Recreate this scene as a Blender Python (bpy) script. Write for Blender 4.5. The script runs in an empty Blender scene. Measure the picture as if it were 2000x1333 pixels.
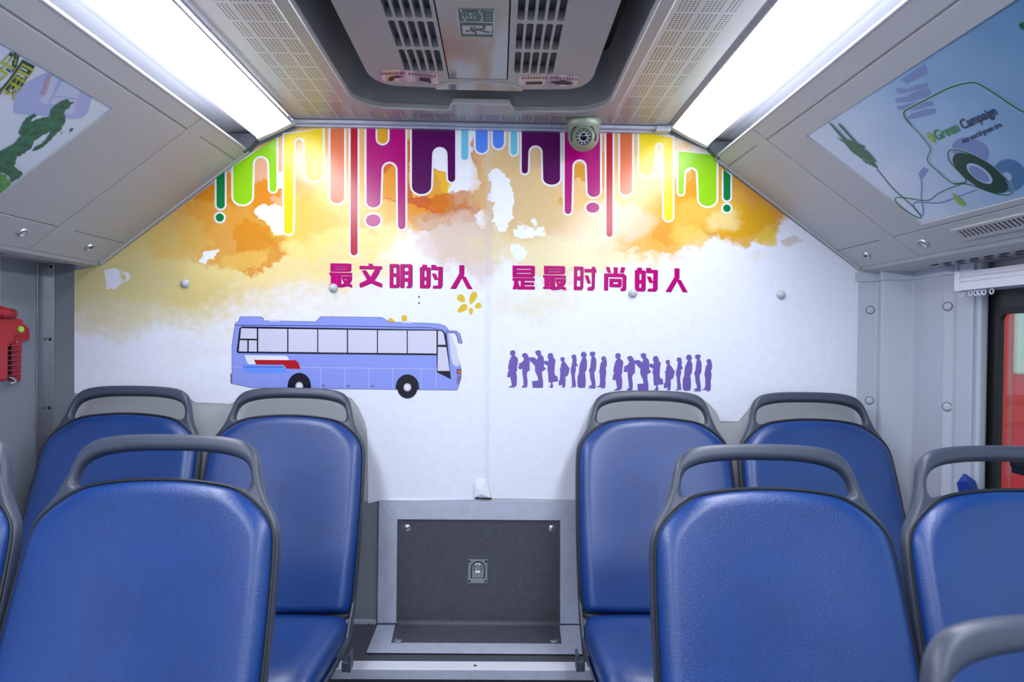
import bpy, bmesh, math, random
from mathutils import Vector, Matrix
from mathutils.geometry import tessellate_polygon
random.seed(4)
S = bpy.context.scene
COL = S.collection
# ------------------------------------------------------------------ camera
F = 1400.0                                   # focal length in pixels of a 2000 px wide frame
CAM = Vector((0, 0, 1.25))
_y = Vector((974 - 1000, -(655 - 666.5), -F)).normalized()
_z = Vector((0.0135, 1, 0)); _z = (_z - _y * _z.dot(_y)).normalized()
_x = _y.cross(_z)
R = Matrix((_x, _y, _z))                     # rows: world axes in camera axes
cd = bpy.data.cameras.new('camera'); cam = bpy.data.objects.new('camera', cd); COL.objects.link(cam)
cd.sensor_width = 36; cd.lens = 36 * F / 2000; cd.clip_start = 0.02
cam.matrix_world = Matrix.Translation(CAM) @ R.to_4x4()
cd.dof.use_dof = True; cd.dof.focus_distance = 1.75; cd.dof.aperture_fstop = 5.6
S.camera = cam
S.view_settings.view_transform = 'Standard'; S.view_settings.look = 'None'
S.view_settings.gamma = 1; S.view_settings.use_curve_mapping = False
S.view_settings.exposure = 0.47
# ------------------------------------------------------------------ world
W = bpy.data.worlds.new('world'); S.world = W; W.use_nodes = True
W.node_tree.nodes['Background'].inputs[0].default_value = (0.78, 0.9, 1.0, 1)
W.node_tree.nodes['Background'].inputs[1].default_value = 0.8
LAMP_STRENGTH = 17.0
LAMP_COLOR = (0.87, 0.915, 1.0)

# ------------------------------------------------------------------ rays and frames
def ray(px, py): return R @ Vector(((px - 1000) / F, -(py - 666.5) / F, -1))
def hit(px, py, p, n):
    d = ray(px, py); n = Vector(n)
    return CAM + d * (n.dot(Vector(p) - CAM) / n.dot(d))
D = 2.08                                     # the rear wall
def wall_at(px, py, off=0.0): return hit(px, py, (0, D - off, 0), (0, 1, 0))
ZC = wall_at(960, 246).z                     # the flat ceiling
def ceil_at(px, py, off=0.0): return hit(px, py, (0, 0, ZC - off), (0, 0, 1))

# ------------------------------------------------------------------ materials
def lin(c):
    return tuple(((v / 255) / 12.92 if v / 255 <= 0.04045 else ((v / 255 + 0.055) / 1.055) ** 2.4) for v in c[:3]) + (1.0,)
def mat(name, rgb, rough=0.5, metal=0.0, spec=0.5, noise=0.0, nscale=40.0, bump=0.0, bscale=300.0, coat=0.0, emit=None):
    m = bpy.data.materials.new(name); m.use_nodes = True
    nt = m.node_tree; b = nt.nodes['Principled BSDF']
    b.inputs['Base Color'].default_value = lin(rgb)
    b.inputs['Roughness'].default_value = rough; b.inputs['Metallic'].default_value = metal
    b.inputs['Specular IOR Level'].default_value = spec; b.inputs['Coat Weight'].default_value = coat; b.inputs['Coat Roughness'].default_value = 0.22
    tc = nt.nodes.new('ShaderNodeTexCoord')
    if noise:
        n = nt.nodes.new('ShaderNodeTexNoise'); n.inputs['Scale'].default_value = nscale; n.inputs['Detail'].default_value = 5
        nt.links.new(tc.outputs['Object'], n.inputs['Vector'])
        r = nt.nodes.new('ShaderNodeMapRange'); r.inputs[1].default_value = 0.3; r.inputs[2].default_value = 0.7
        r.inputs[3].default_value = 1 - noise; r.inputs[4].default_value = 1 + noise
        nt.links.new(n.outputs['Fac'], r.inputs[0])
        x = nt.nodes.new('ShaderNodeVectorMath'); x.operation = 'SCALE'; x.inputs[0].default_value = lin(rgb)[:3]
        nt.links.new(r.outputs[0], x.inputs['Scale']); nt.links.new(x.outputs[0], b.inputs['Base Color'])
    if bump:
        n = nt.nodes.new('ShaderNodeTexNoise'); n.inputs['Scale'].default_value = bscale; n.inputs['Detail'].default_value = 3
        nt.links.new(tc.outputs['Object'], n.inputs['Vector'])
        bp = nt.nodes.new('ShaderNodeBump'); bp.inputs['Strength'].default_value = bump; bp.inputs['Distance'].default_value = 0.002
        nt.links.new(n.outputs['Fac'], bp.inputs['Height']); nt.links.new(bp.outputs[0], b.inputs['Normal'])
    if emit:
        b.inputs['Emission Color'].default_value = tuple(emit[0]) + (1,); b.inputs['Emission Strength'].default_value = emit[1]
    return m
M = {}
M['vinyl'] = mat('blue_vinyl', (7, 58, 128), 0.33, spec=0.7, noise=0.12, nscale=7, bump=0.34, bscale=420, coat=0.22)
M['frame'] = mat('slate_plastic', (64, 71, 88), 0.38, spec=0.5, noise=0.05, nscale=60, bump=0.08, bscale=900)
M['piping'] = mat('dark_piping', (26, 30, 40), 0.5)
M['shell'] = mat('grey_back_plastic', (88, 94, 106), 0.5)
M['steel'] = mat('brushed_steel', (170, 172, 180), 0.35, metal=0.9, noise=0.06, nscale=80)
M['alu'] = mat('brushed_aluminium', (196, 202, 222), 0.36, metal=0.3, noise=0.07, nscale=30)
M['alubright'] = mat('polished_aluminium', (232, 234, 244), 0.3, metal=0.2)
M['chrome'] = mat('chrome', (196, 198, 208), 0.24, metal=0.75)
M['dark'] = mat('dark_gap', (22, 23, 26), 0.7)
M['black'] = mat('black_plastic', (16, 17, 20), 0.4)
M['rubber'] = mat('black_rubber', (26, 25, 28), 0.6)
M['cove'] = mat('warm_grey_panel', (192, 192, 193), 0.5, noise=0.03, nscale=500, bump=0.05, bscale=900)
M['coveedge'] = mat('pale_grey_edge', (186, 186, 192), 0.45)
M['recess'] = mat('light_channel_grey', (170, 172, 184), 0.5)
M['endgrey'] = mat('channel_end_grey', (96, 98, 108), 0.6)
M['hatch'] = mat('grey_moulded_plastic', (176, 172, 170), 0.5, noise=0.05, nscale=300, bump=0.08, bscale=700)
M['hatchring'] = mat('grey_ring_plastic', (162, 162, 166), 0.32, noise=0.04, nscale=300)
M['gloss'] = mat('glossy_grey_plastic', (140, 138, 144), 0.12, spec=0.7)
M['wallgrey'] = mat('rear_wall_grey', (128, 134, 144), 0.5, noise=0.05, nscale=300)
M['rearpanel'] = mat('rear_panel_pale_grey', (186, 188, 194), 0.5, noise=0.03, nscale=300)
M['leftgrey'] = mat('left_wall_grey', (136, 144, 156), 0.5, noise=0.06, nscale=400)
M['leftlight'] = mat('left_wall_pale', (176, 184, 200), 0.5, noise=0.03, nscale=400)
M['pillar'] = mat('pillar_plastic', (186, 192, 204), 0.42, noise=0.02, nscale=300, bump=0.04, bscale=700)
M['white'] = mat('white_plastic', (234, 234, 244), 0.45)
M['cap'] = mat('pale_cap', (196, 198, 204), 0.4)
M['red'] = mat('red_plastic', (178, 10, 38), 0.35, spec=0.5)
M['lime'] = mat('lime_sticker', (165, 220, 80), 0.5)
M['olive'] = mat('olive_grey_metal', (132, 140, 124), 0.35, spec=0.5, metal=0.2)
M['lens'] = mat('lens_glass', (8, 9, 14), 0.06, spec=0.8)
M['led'] = mat('led_glass', (200, 205, 215), 0.15, spec=0.9)
M['bluecloth'] = mat('blue_cloth', (24, 60, 150), 0.7, bump=0.3, bscale=300)
M['exitgreen'] = mat('sign_green', (16, 84, 70), 0.4, spec=0.25)
M['exitlight'] = mat('sign_mint', (92, 150, 136), 0.4)
M['exitwhite'] = mat('sign_pale', (196, 200, 206), 0.4)
M['stickerpink'] = mat('sticker_film', (196, 180, 188), 0.12, spec=0.7)
M['stickerred'] = mat('sticker_red', (140, 14, 40), 0.4, spec=0.2)
M['stickerdark'] = mat('sticker_dark', (40, 16, 44), 0.4, spec=0.2)
M['redbody'] = mat('red_vehicle_paint', (236, 28, 32), 0.3, coat=0.5)
M['hazewhite'] = mat('pale_vehicle_window', (222, 232, 222), 0.2)
M['asphalt'] = mat('asphalt', (150, 146, 140), 0.9, noise=0.1)

def speckle_mat():
    m = mat('speckled_vinyl_floor', (58, 60, 68), 0.55)
    nt = m.node_tree; b = nt.nodes['Principled BSDF']; tc = nt.nodes.new('ShaderNodeTexCoord')
    base = nt.nodes.new('ShaderNodeRGB'); base.outputs[0].default_value = lin((60, 62, 70)); prev = base.outputs[0]
    n = nt.nodes.new('ShaderNodeTexNoise'); n.inputs['Scale'].default_value = 60; n.inputs['Detail'].default_value = 6
    nt.links.new(tc.outputs['Object'], n.inputs['Vector'])
    mx = nt.nodes.new('ShaderNodeMix'); mx.data_type = 'RGBA'; nt.links.new(n.outputs['Fac'], mx.inputs[0])
    mx.inputs[6].default_value = lin((62, 65, 76)); mx.inputs[7].default_value = lin((82, 84, 94)); prev = mx.outputs[2]
    for sc, th, c in ((210, 0.055, (200, 206, 218)), (170, 0.075, (14, 14, 18))):
        v = nt.nodes.new('ShaderNodeTexVoronoi'); v.inputs['Scale'].default_value = sc; nt.links.new(tc.outputs['Object'], v.inputs['Vector'])
        # only some cells carry a fleck
        sp = nt.nodes.new('ShaderNodeSeparateColor'); nt.links.new(v.outputs['Color'], sp.inputs[0])
        g = nt.nodes.new('ShaderNodeMath'); g.operation = 'GREATER_THAN'; g.inputs[1].default_value = 0.8; nt.links.new(sp.outputs[0], g.inputs[0])
        l = nt.nodes.new('ShaderNodeMath'); l.operation = 'LESS_THAN'; l.inputs[1].default_value = th * 2.2; nt.links.new(v.outputs['Distance'], l.inputs[0])
        k = nt.nodes.new('ShaderNodeMath'); k.operation = 'MULTIPLY'; nt.links.new(g.outputs[0], k.inputs[0]); nt.links.new(l.outputs[0], k.inputs[1])
        x = nt.nodes.new('ShaderNodeMix'); x.data_type = 'RGBA'; nt.links.new(k.outputs[0], x.inputs[0]); nt.links.new(prev, x.inputs[6]); x.inputs[7].default_value = lin(c)
        prev = x.outputs[2]
    nt.links.new(prev, b.inputs['Base Color'])
    return m
M['speckle'] = speckle_mat()

def perforated_mat():
    """pale grey sheet with staggered small holes in bands (object X, Y in metres)"""
    m = mat('perforated_sheet', (172, 172, 176), 0.3, spec=0.6)
    nt = m.node_tree; b = nt.nodes['Principled BSDF']; tc = nt.nodes.new('ShaderNodeTexCoord')
    def math_(op, a, bb=None):
        n = nt.nodes.new('ShaderNodeMath'); n.operation = op
        for i, q in enumerate((a, bb)):
            if q is None: continue
            if isinstance(q, (int, float)): n.inputs[i].default_value = q
            else: nt.links.new(q, n.inputs[i])
        return n.outputs[0]
    s = nt.nodes.new('ShaderNodeSeparateXYZ'); nt.links.new(tc.outputs['Object'], s.inputs[0])
    X, Y = s.outputs[0], s.outputs[1]
    p = 0.0076
    cx = math_('SUBTRACT', math_('FRACT', math_('DIVIDE', X, p)), 0.5)
    cy = math_('SUBTRACT', math_('FRACT', math_('DIVIDE', Y, p * 1.15)), 0.5)
    d = math_('SQRT', math_('ADD', math_('MULTIPLY', cx, cx), math_('MULTIPLY', cy, cy)))
    dot = math_('LESS_THAN', d, 0.29)
    # bands: gaps every 6 columns and every 11 rows
    bx = math_('LESS_THAN', math_('FRACT', math_('DIVIDE', X, p * 6)), 5 / 6)
    by = math_('LESS_THAN', math_('FRACT', math_('DIVIDE', Y, p * 1.15 * 9)), 8 / 9)
    # plain margin by the lamps
    in1 = math_('GREATER_THAN', X, -0.532); in2 = math_('LESS_THAN', X, 0.43)
    fac = math_('MULTIPLY', math_('MULTIPLY', math_('MULTIPLY', dot, bx), math_('MULTIPLY', by, in1)), in2)
    x = nt.nodes.new('ShaderNodeMix'); x.data_type = 'RGBA'; nt.links.new(fac, x.inputs[0])
    x.inputs[6].default_value = lin((176, 176, 180)); x.inputs[7].default_value = lin((20, 20, 26))
    nt.links.new(x.outputs[2], b.inputs['Base Color'])
    return m
M['perf'] = perforated_mat()

def glass_mat():
    m = bpy.data.materials.new('window_glass'); m.use_nodes = True; nt = m.node_tree; nt.nodes.clear()
    o = nt.nodes.new('ShaderNodeOutputMaterial'); t = nt.nodes.new('ShaderNodeBsdfTransparent'); g = nt.nodes.new('ShaderNodeBsdfGlossy')
    g.inputs['Roughness'].default_value = 0.02; t.inputs[0].default_value = (0.86, 0.93, 0.9, 1)
    x = nt.nodes.new('ShaderNodeMixShader'); x.inputs[0].default_value = 0.07; nt.links.new(t.outputs[0], x.inputs[1]); nt.links.new(g.outputs[0], x.inputs[2])
    nt.links.new(x.outputs[0], o.inputs[0]); return m
M['glass'] = glass_mat()
def lamp_fade(m):
    # the tubes end short of the diffuser, so its last hand's breadth is dimmer
    nt = m.node_tree; b = nt.nodes['Principled BSDF']; g = nt.nodes.new('ShaderNodeTexCoord'); sp_ = nt.nodes.new('ShaderNodeSeparateXYZ')
    nt.links.new(g.outputs['Object'], sp_.inputs[0]); r = nt.nodes.new('ShaderNodeMapRange'); r.interpolation_type = 'SMOOTHSTEP'
    r.inputs[1].default_value = 0.0; r.inputs[2].default_value = -0.36; r.inputs[3].default_value = LAMP_STRENGTH * 0.09; r.inputs[4].default_value = LAMP_STRENGTH
    nt.links.new(sp_.outputs[1], r.inputs[0]); nt.links.new(r.outputs[0], b.inputs['Emission Strength'])
M['lamp'] = mat('lit_diffuser', (240, 242, 250), 0.4, emit=(LAMP_COLOR, LAMP_STRENGTH)); lamp_fade(M['lamp'])

# ------------------------------------------------------------------ object helpers
WO = {}
def tag(o, label, cat, group=None, kind=None):
    if label: o['label'] = label
    if cat: o['category'] = cat
    if group: o['group'] = group
    if kind: o['kind'] = kind
    return o
def thing(name, label, cat, loc, group=None):
    o = bpy.data.objects.new(name, None); o.empty_display_size = 0.05; COL.objects.link(o)
    o.location = loc; WO[o.name] = Vector(loc)
    return tag(o, label, cat, group)
def obj(name, geo, m, parent=None, smooth=False, bevel=0.0, angle=35, uvs=None):
    v, f = geo[0], geo[1]
    org = WO[parent.name] if parent else Vector((0, 0, 0))
    me = bpy.data.meshes.new(name); me.from_pydata([tuple(Vector(p) - org) for p in v], [], f)
    ms = m if isinstance(m, (list, tuple)) else [m]
    for q in ms: me.materials.append(q)
    if len(geo) > 2:
        for p, i in zip(me.polygons, geo[2]): p.material_index = i
    if not (len(geo) > 3 and geo[3]):
        bm = bmesh.new(); bm.from_mesh(me); bmesh.ops.recalc_face_normals(bm, faces=bm.faces); bm.to_mesh(me); bm.free()
    if smooth:
        for p in me.polygons: p.use_smooth = True
    o = bpy.data.objects.new(name, me); COL.objects.link(o)
    if smooth and angle < 180:
        try: me.set_sharp_from_angle(angle=math.radians(angle))
        except Exception: pass
    if parent: o.parent = parent
    WO[o.name] = org.copy()
    if bevel:
        b = o.modifiers.new('bevel', 'BEVEL'); b.width = bevel; b.segments = 2; b.limit_method = 'ANGLE'; b.angle_limit = math.radians(40)
    return o
def struct(name, geo, m, **k):
    parent = k.get('parent'); o = obj(name, geo, m, **k)
    if not parent: o['kind'] = 'structure'
    return o
def join(*gs):
    v, f, mi = [], [], []
    for g in gs:
        n = len(v); v += list(g[0]); f += [tuple(i + n for i in q) for q in g[1]]
        mi += list(g[2]) if len(g) > 2 else [0] * len(g[1])
    return v, f, mi
def mi(g, i): return g[0], g[1], [i] * len(g[1])
def box(x0, x1, y0, y1, z0, z1):
    v = [Vector(p) for p in ((x0, y0, z0), (x1, y0, z0), (x1, y1, z0), (x0, y1, z0), (x0, y0, z1), (x1, y0, z1), (x1, y1, z1), (x0, y1, z1))]
    return v, [(0, 3, 2, 1), (4, 5, 6, 7), (0, 1, 5, 4), (1, 2, 6, 5), (2, 3, 7, 6), (3, 0, 4, 7)]
def hexa(p8):     # eight corners, bottom ring then top ring
    return [Vector(p) for p in p8], [(0, 3, 2, 1), (4, 5, 6, 7), (0, 1, 5, 4), (1, 2, 6, 5), (2, 3, 7, 6), (3, 0, 4, 7)]
def tess(loops):
    ls = [[Vector((a, b, 0)) for a, b in l] for l in loops]
    return tessellate_polygon(ls)
def flat(loops, fr, off=0.0):
    """fill outlines (first outer, rest holes), mapped by fr(u, v, off)"""
    tri = tess(loops); pts = [p for l in loops for p in l]
    return [fr(a, b, off) for a, b in pts], [tuple(t) for t in tri]
def slab(loops, fr, o0, o1):
    tri = tess(loops); pts = [p for l in loops for p in l]; n = len(pts)
    v = [fr(a, b, o0) for a, b in pts] + [fr(a, b, o1) for a, b in pts]
    f = [tuple(t) for t in tri] + [tuple(i + n for i in reversed(t)) for t in tri]
    k = 0
    for l in loops:
        m = len(l)
        for i in range(m): a, b = k + i, k + (i + 1) % m; f.append((a, b, b + n, a + n))
        k += m
    return v, f
def rect(a0, a1, b0, b1): return [(a0, b0), (a1, b0), (a1, b1), (a0, b1)]
def rrect(a0, a1, b0, b1, r, n=4):
    o = []
    for cx, cy, t in ((a1 - r, b1 - r, 0), (a0 + r, b1 - r, 90), (a0 + r, b0 + r, 180), (a1 - r, b0 + r, 270)):
        for i in range(n + 1):
            q = math.radians(t + 90 * i / n); o.append((cx + r * math.cos(q), cy + r * math.sin(q)))
    return o
def ell(cx, cy, rx, ry, n=28, rot=0.0):
    c, s = math.cos(rot), math.sin(rot); o = []
    for i in range(n):
        a, b = rx * math.cos(2 * math.pi * i / n), ry * math.sin(2 * math.pi * i / n)
        o.append((cx + a * c - b * s, cy + a * s + b * c))
    return o
def skew_ell(c, a, b, n=40):
    return [(c[0] + a[0] * math.cos(t) + b[0] * math.sin(t), c[1] + a[1] * math.cos(t) + b[1] * math.sin(t)) for t in (2 * math.pi * i / n for i in range(n))]
def ribbon(pts, w, fr, off=0.0, closed=False):
    """a flat line of width w along pts, smoothed"""
    P = [Vector((a, b)) for a, b in pts]
    for _ in range(2):                                    # corner cutting
        q = [P[0]]
        for a, b in zip(P, P[1:]): q += [a * 0.75 + b * 0.25, a * 0.25 + b * 0.75]
        q.append(P[-1]); P = q
    v, f = [], []
    for i, p in enumerate(P):
        t = (P[min(i + 1, len(P) - 1)] - P[max(i - 1, 0)]).normalized(); n = Vector((-t.y, t.x)) * w / 2
        v += [fr(p.x + n.x, p.y + n.y, off), fr(p.x - n.x, p.y - n.y, off)]
        if i: k = 2 * i; f.append((k - 2, k - 1, k + 1, k))
    return v, f
def offset_poly(l, w):
    """grow an outline by w (any orientation)"""
    area = sum(a[0] * b[1] - b[0] * a[1] for a, b in zip(l, l[1:] + l[:1])); sg = 1 if area > 0 else -1
    o = []; n = len(l)
    for i in range(n):
        p0, p1, p2 = Vector(l[i - 1]), Vector(l[i]), Vector(l[(i + 1) % n])
        t1, t2 = (p1 - p0), (p2 - p1)
        if t1.length < 1e-6: t1 = t2
        if t2.length < 1e-6: t2 = t1
        t1.normalize(); t2.normalize()
        n1, n2 = Vector((t1.y, -t1.x)) * sg, Vector((t2.y, -t2.x)) * sg
        b = n1 + n2
        b = n1 if b.length < 1e-4 else b.normalized() / max(0.5, b.normalized().dot(n1))
        o.append((p1.x + b.x * w, p1.y + b.y * w))
    return o
def lathe(prof, c, axis=(0, 0, 1), n=32):
    ax = Vector(axis).normalized(); u = ax.orthogonal().normalized(); w = ax.cross(u); c = Vector(c)
    v, f = [], []; k = len(prof)
    for i in range(n):
        t = 2 * math.pi * i / n; d = u * math.cos(t) + w * math.sin(t)
        for r, h in prof: v.append(c + d * r + ax * h)
    for i in range(n):
        j = (i + 1) % n
        for q in range(k - 1): f.append((i * k + q, j * k + q, j * k + q + 1, i * k + q + 1))
    return v, f
def tube(pts, r, n=10):
    P = [Vector(p) for p in pts]; v, f = [], []; prev = None
    for i, p in enumerate(P):
        t = (P[min(i + 1, len(P) - 1)] - P[max(i - 1, 0)]).normalized()
        u = (prev - t * prev.dot(t)).normalized() if prev else t.orthogonal().normalized(); prev = u; w = t.cross(u)
        for k in range(n): a = 2 * math.pi * k / n; v.append(p + (u * math.cos(a) + w * math.sin(a)) * r)
        if i:
            for k in range(n): f.append(((i - 1) * n + k, (i - 1) * n + (k + 1) % n, i * n + (k + 1) % n, i * n + k))
    f.append(tuple(range(n))); f.append(tuple(range((len(P) - 1) * n, len(P) * n)))
    return v, f
def zm(ox, oy, s, l): return [(ox + a / s, oy + b / s) for a, b in l]
def wfr(px, py, off): return wall_at(px, py, off)
def cfr(px, py, off): return ceil_at(px, py, off)
def xyz_prism(prof, y0, y1): return slab([prof], lambda a, b, o: Vector((a, o, b)), y0, y1)

# ------------------------------------------------------------------ the setting
XL, XR = -1.295, 1.19                        # side walls
YF = -1.6                                    # the body is built this far forward
def floor_z(y): return 0.10 + (y - 1.8) * 0.06
fv = [Vector((XL, YF, floor_z(YF))), Vector((XR + 0.1, YF, floor_z(YF))), Vector((XR + 0.1, D, floor_z(D))), Vector((XL, D, floor_z(D)))]
struct('floor', hexa([p - Vector((0, 0, 0.05)) for p in fv] + fv), M['speckle'])
# rear wall, roof shell
wrr = struct('wall_rear', box(XL - 0.05, XR + 0.1, D, D + 0.04, -0.05, 2.2), M['wallgrey'])
obj('pale_panel', slab([[(147, 505), (490, 298), (590, 246), (1300, 258), (1396, 318), (1674, 528), (1674, 984), (146, 978)]], wfr, 0.0, 0.0005), M['rearpanel'], wrr)
# left wall: a grey panel by the corner, a paler one further forward
struct('wall_left', join(mi(box(XL - 0.05, XL, 1.885, D, -0.1, 2.2), 0), mi(box(XL - 0.05, XL + 0.002, YF, 1.884, -0.1, 2.2), 1)), [M['leftgrey'], M['leftlight']])
# ceiling: perforated sheet with the hatch opening left out
HX0, HX1, HY0, HY1 = -0.378, 0.272, 0.72, 1.90
XC0, XC1 = wall_at(583, 247).x, wall_at(1296, 257).x
struct('ceiling', slab([rect(XC0, XC1, YF, D), rect(HX0 - 0.02, HX1 + 0.02, HY0 - 0.02, HY1 + 0.02)], lambda a, b, o: Vector((a, b, ZC + o)), 0, 0.004), M['perf'])
struct('trim_1', join(box(XC0 - 0.008, XC1 + 0.006, 2.045, D - 0.001, ZC - 0.010, ZC - 0.001), box(XC0 - 0.008, XC1 + 0.006, 2.062, D - 0.001, ZC - 0.016, ZC - 0.010), box(XC1 - 0.03, XC1 + 0.012, 2.04, D - 0.001, ZC - 0.017, ZC - 0.001)), M['alu'], bevel=0.002)

# lamp channels ------------------------------------------------------------
def side_light(sgn, inner, outer, lip, label):
    I, O, A = wall_at(*inner), wall_at(*outer), wall_at(*lip)
    # channel surface behind the lamp: rises past the lip of the duct
    out = Vector((sgn, 0, 0)); top = ZC + 0.05
    prof = [(I.x - sgn * 0.012, ZC + 0.006), (I.x - sgn * 0.004, ZC - 0.0005), (I.x, I.z + 0.012), (I.x + sgn * 0.01, ZC + 0.020), (O.x - sgn * 0.01, O.z + 0.032), (O.x + sgn * 0.012, O.z + 0.022), (O.x + sgn * 0.05, O.z + 0.020), (A.x + sgn * 0.07, O.z + 0.010), (A.x + sgn * 0.07, top), (I.x - sgn * 0.012, top)]
    struct('trim_%d' % (2 if sgn < 0 else 3), xyz_prism(prof, YF, D - 0.004), M['recess'], smooth=False)
    # the end of the channel
    e = [(O.x + sgn * 0.003, O.z + 0.004), (A.x + sgn * 0.06, A.z + 0.004), (A.x + sgn * 0.06, O.z + 0.014), (O.x + sgn * 0.055, O.z + 0.017)]
    e = [(O.x, O.z - 0.002), (A.x + sgn * 0.002, A.z - 0.004), (A.x + sgn * 0.05, A.z + 0.0), (A.x + sgn * 0.05, O.z + 0.013), (O.x + sgn * 0.02, O.z + 0.010)]
    struct('trim_%d' % (4 if sgn < 0 else 5), xyz_prism(e, D - 0.030, D - 0.005), M['endgrey'])
    t = thing('ceiling_light', label, 'ceiling light', ((I.x + O.x) / 2, D - 0.05, (I.z + O.z) / 2), 'fluorescent ceiling lights')
    nx, nz = (I.z - O.z), -(I.x - O.x)
    n = Vector((nx, 0, nz)).normalized()
    if n.z > 0: n = -n
    a, b = Vector((I.x, 0, I.z)), Vector((O.x, 0, O.z))
    th = 0.024
    c = (a + b) / 2 + n * 0.006
    prof = [(a.x, a.z), ((a * 0.9 + b * 0.1 + n * 0.0035).x, (a * 0.9 + b * 0.1 + n * 0.0035).z), (c.x, c.z), ((a * 0.1 + b * 0.9 + n * 0.0035).x, (a * 0.1 + b * 0.9 + n * 0.0035).z), (b.x, b.z), ((b - n * th).x, (b - n * th).z), ((a - n * th).x, (a - n * th).z)]
    obj('diffuser', xyz_prism(prof, YF, D - 0.035), M['lamp'], t)
    p2 = [((a - (b - a) * 0.10) + n * 0.004), ((b + (b - a) * 0.02) + n * 0.006), (b + (b - a) * 0.02 - n * 0.012), (a - (b - a) * 0.10 - n * 0.010)]
    obj('end_cap', xyz_prism([(q.x, q.z) for q in p2], D - 0.035, D - 0.012), M['white'], t, bevel=0.002)
    for q in (a - (b - a) * 0.035, ):
        s_ = [q + n * 0.003, q + (b - a) * 0.03 + n * 0.003, q + (b - a) * 0.03 - n * 0.006, q - n * 0.006]
        obj('edge_trim', xyz_prism([(k.x, k.z) for k in s_], YF, D - 0.036), M['coveedge'], t)
    return t
side_light(-1, (575, 246), (509, 275), (485, 299), 'long white lit ceiling light strip running along left of the roof')
side_light(1, (1309, 254), (1377, 289), (1397, 312), 'long white lit ceiling light strip running along right of the roof')

# overhead duct panels -------------------------------------------------------
class Cove:
    def __init__(s, A, B, sgn):
        s.A, B = wall_at(*A), wall_at(*B); s.e = (B - s.A).normalized(); s.L = (B - s.A).length; s.sgn = sgn
        n = s.e.cross(Vector((0, 1, 0))).normalized(); s.n = n if n.dot(Vector((0, 0, 1.2)) - Vector((s.A.x, 0, s.A.z))) > 0 else -n
    def sy(s, a, y, off=0.0):
        p = s.A + s.e * a + s.n * off; return Vector((p.x, y, p.z))
    def px(s, x, y, off=0.0): return hit(x, y, s.A, s.n) + s.n * off
CR = Cove((1397, 312), (1675, 525), 1)
CL = Cove((485, 299), (205, 512), -1)
def cove(C, side, seam, s1, s2, poster, yfwd, xw, zu, ends, locks, label, pl):
    t = thing('overhead_duct', label, 'overhead panel', (C.sy(0.25, 1.5, -0.05)), 'sloping overhead duct panels')
    P = lambda a, off: ((C.A + C.e * a + C.n * off).x, (C.A + C.e * a + C.n * off).z)
    g = C.sgn; B = C.A + C.e * 0.522
    prof = [P(0, -0.004), P(0.2, -0.004), P(0.515, -0.004), P(0.522, -0.003), (B.x + g * 0.012, B.z - 0.008), (B.x + g * 0.035, min(B.z - 0.013, zu + 0.003)), (B.x + g * 0.07, zu), (xw, zu), (xw, C.A.z - 0.05), (C.A.x + g * 0.09, C.A.z - 0.02), P(0.004, -0.012)]
    body = obj('duct_body', xyz_prism(prof, YF, D - 0.003), M['cove'], t)
    sl = lambda r, o0=-0.006, o1=0.0: slab([r], lambda a, y, o: C.sy(a, y, o), o0, o1)
    obj('top_rail', sl(rect(0.0, s1 - 0.0025, YF, seam - 0.002), -0.011), M['cove'], t, bevel=0.0012)
    # bright rounded lip along the light channel
    obj('lip', sl(rect(-0.006, 0.0, YF, D - 0.004), -0.012, 0.0005), M['coveedge'], t, bevel=0.0015)
    (p0, p1, q0, q1) = poster
    dr = slab([rect(s1 + 0.0015, s2 - 0.0015, yfwd, seam - 0.002), rect(p0, p1, q0, q1)], lambda a, y, o: C.sy(a, y, o), -0.0045, 0.0)
    door = obj('access_door', dr, M['cove'], t, bevel=0.001)
    bs = obj('lower_rail', sl(rect(s2 + 0.0015, 0.522, YF, seam - 0.002)), M['cove'], t, bevel=0.0012)
    # end section by the rear wall: post, three panels, edging
    obj('end_post', sl(rect(0.0, 0.522, seam + 0.0015, ends[0])), M['cove'], t, bevel=0.0008)
    obj('end_panel', join(sl(rect(0.0, 0.038, ends[0], D - 0.012), -0.006, -0.0005), sl(rect(0.0415, s2 - 0.002, ends[0], D - 0.012), -0.006, -0.0005), sl(rect(s2 + 0.0015, 0.522, ends[0], D - 0.012), -0.006, -0.0005)), M['cove'], t)
    obj('end_edging', sl(rect(-0.004, 0.526, D - 0.0135, D - 0.004), -0.004, 0.004), M['cove'], t, bevel=0.001)
    for (s, y), par in zip(locks, (bs, t)):
        c = C.sy(s, y, 0.0)
        k = obj('lock', lathe([(0.0, 0.004), (0.0055, 0.0045), (0.006, 0.002), (0.0085, 0.002), (0.0105, 0.005), (0.012, 0.004), (0.0128, 0.0)], c, C.n, 24), M['chrome'], par, smooth=True)
        obj('keyhole', lathe([(0.0, 0.0052), (0.0042, 0.005), (0.0045, 0.003)], c, C.n, 16), M['black'], k) if par is t else None
    # slots under the bottom curve
    vs = []
    for r in range(3):
        for q in range(9):
            x = B.x + g * (0.06 + r * 0.018); y = D - 0.28 - q * 0.05 - (r % 2) * 0.02
            vs.append(slab([rrect(-0.004, 0.004, -0.014, 0.014, 0.0038, 3)], lambda a, b, o, x=x, y=y: Vector((x + a, y + b, zu + o)), -0.0006, 0.002))
    obj('vent_slots', join(*vs), M['dark'], t)
    return t, door, bs
zuR = hit(1788, 531, (0, 1.98, 0), (0, 1, 0)).z; zuL = wall_at(134, 507).z
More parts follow.
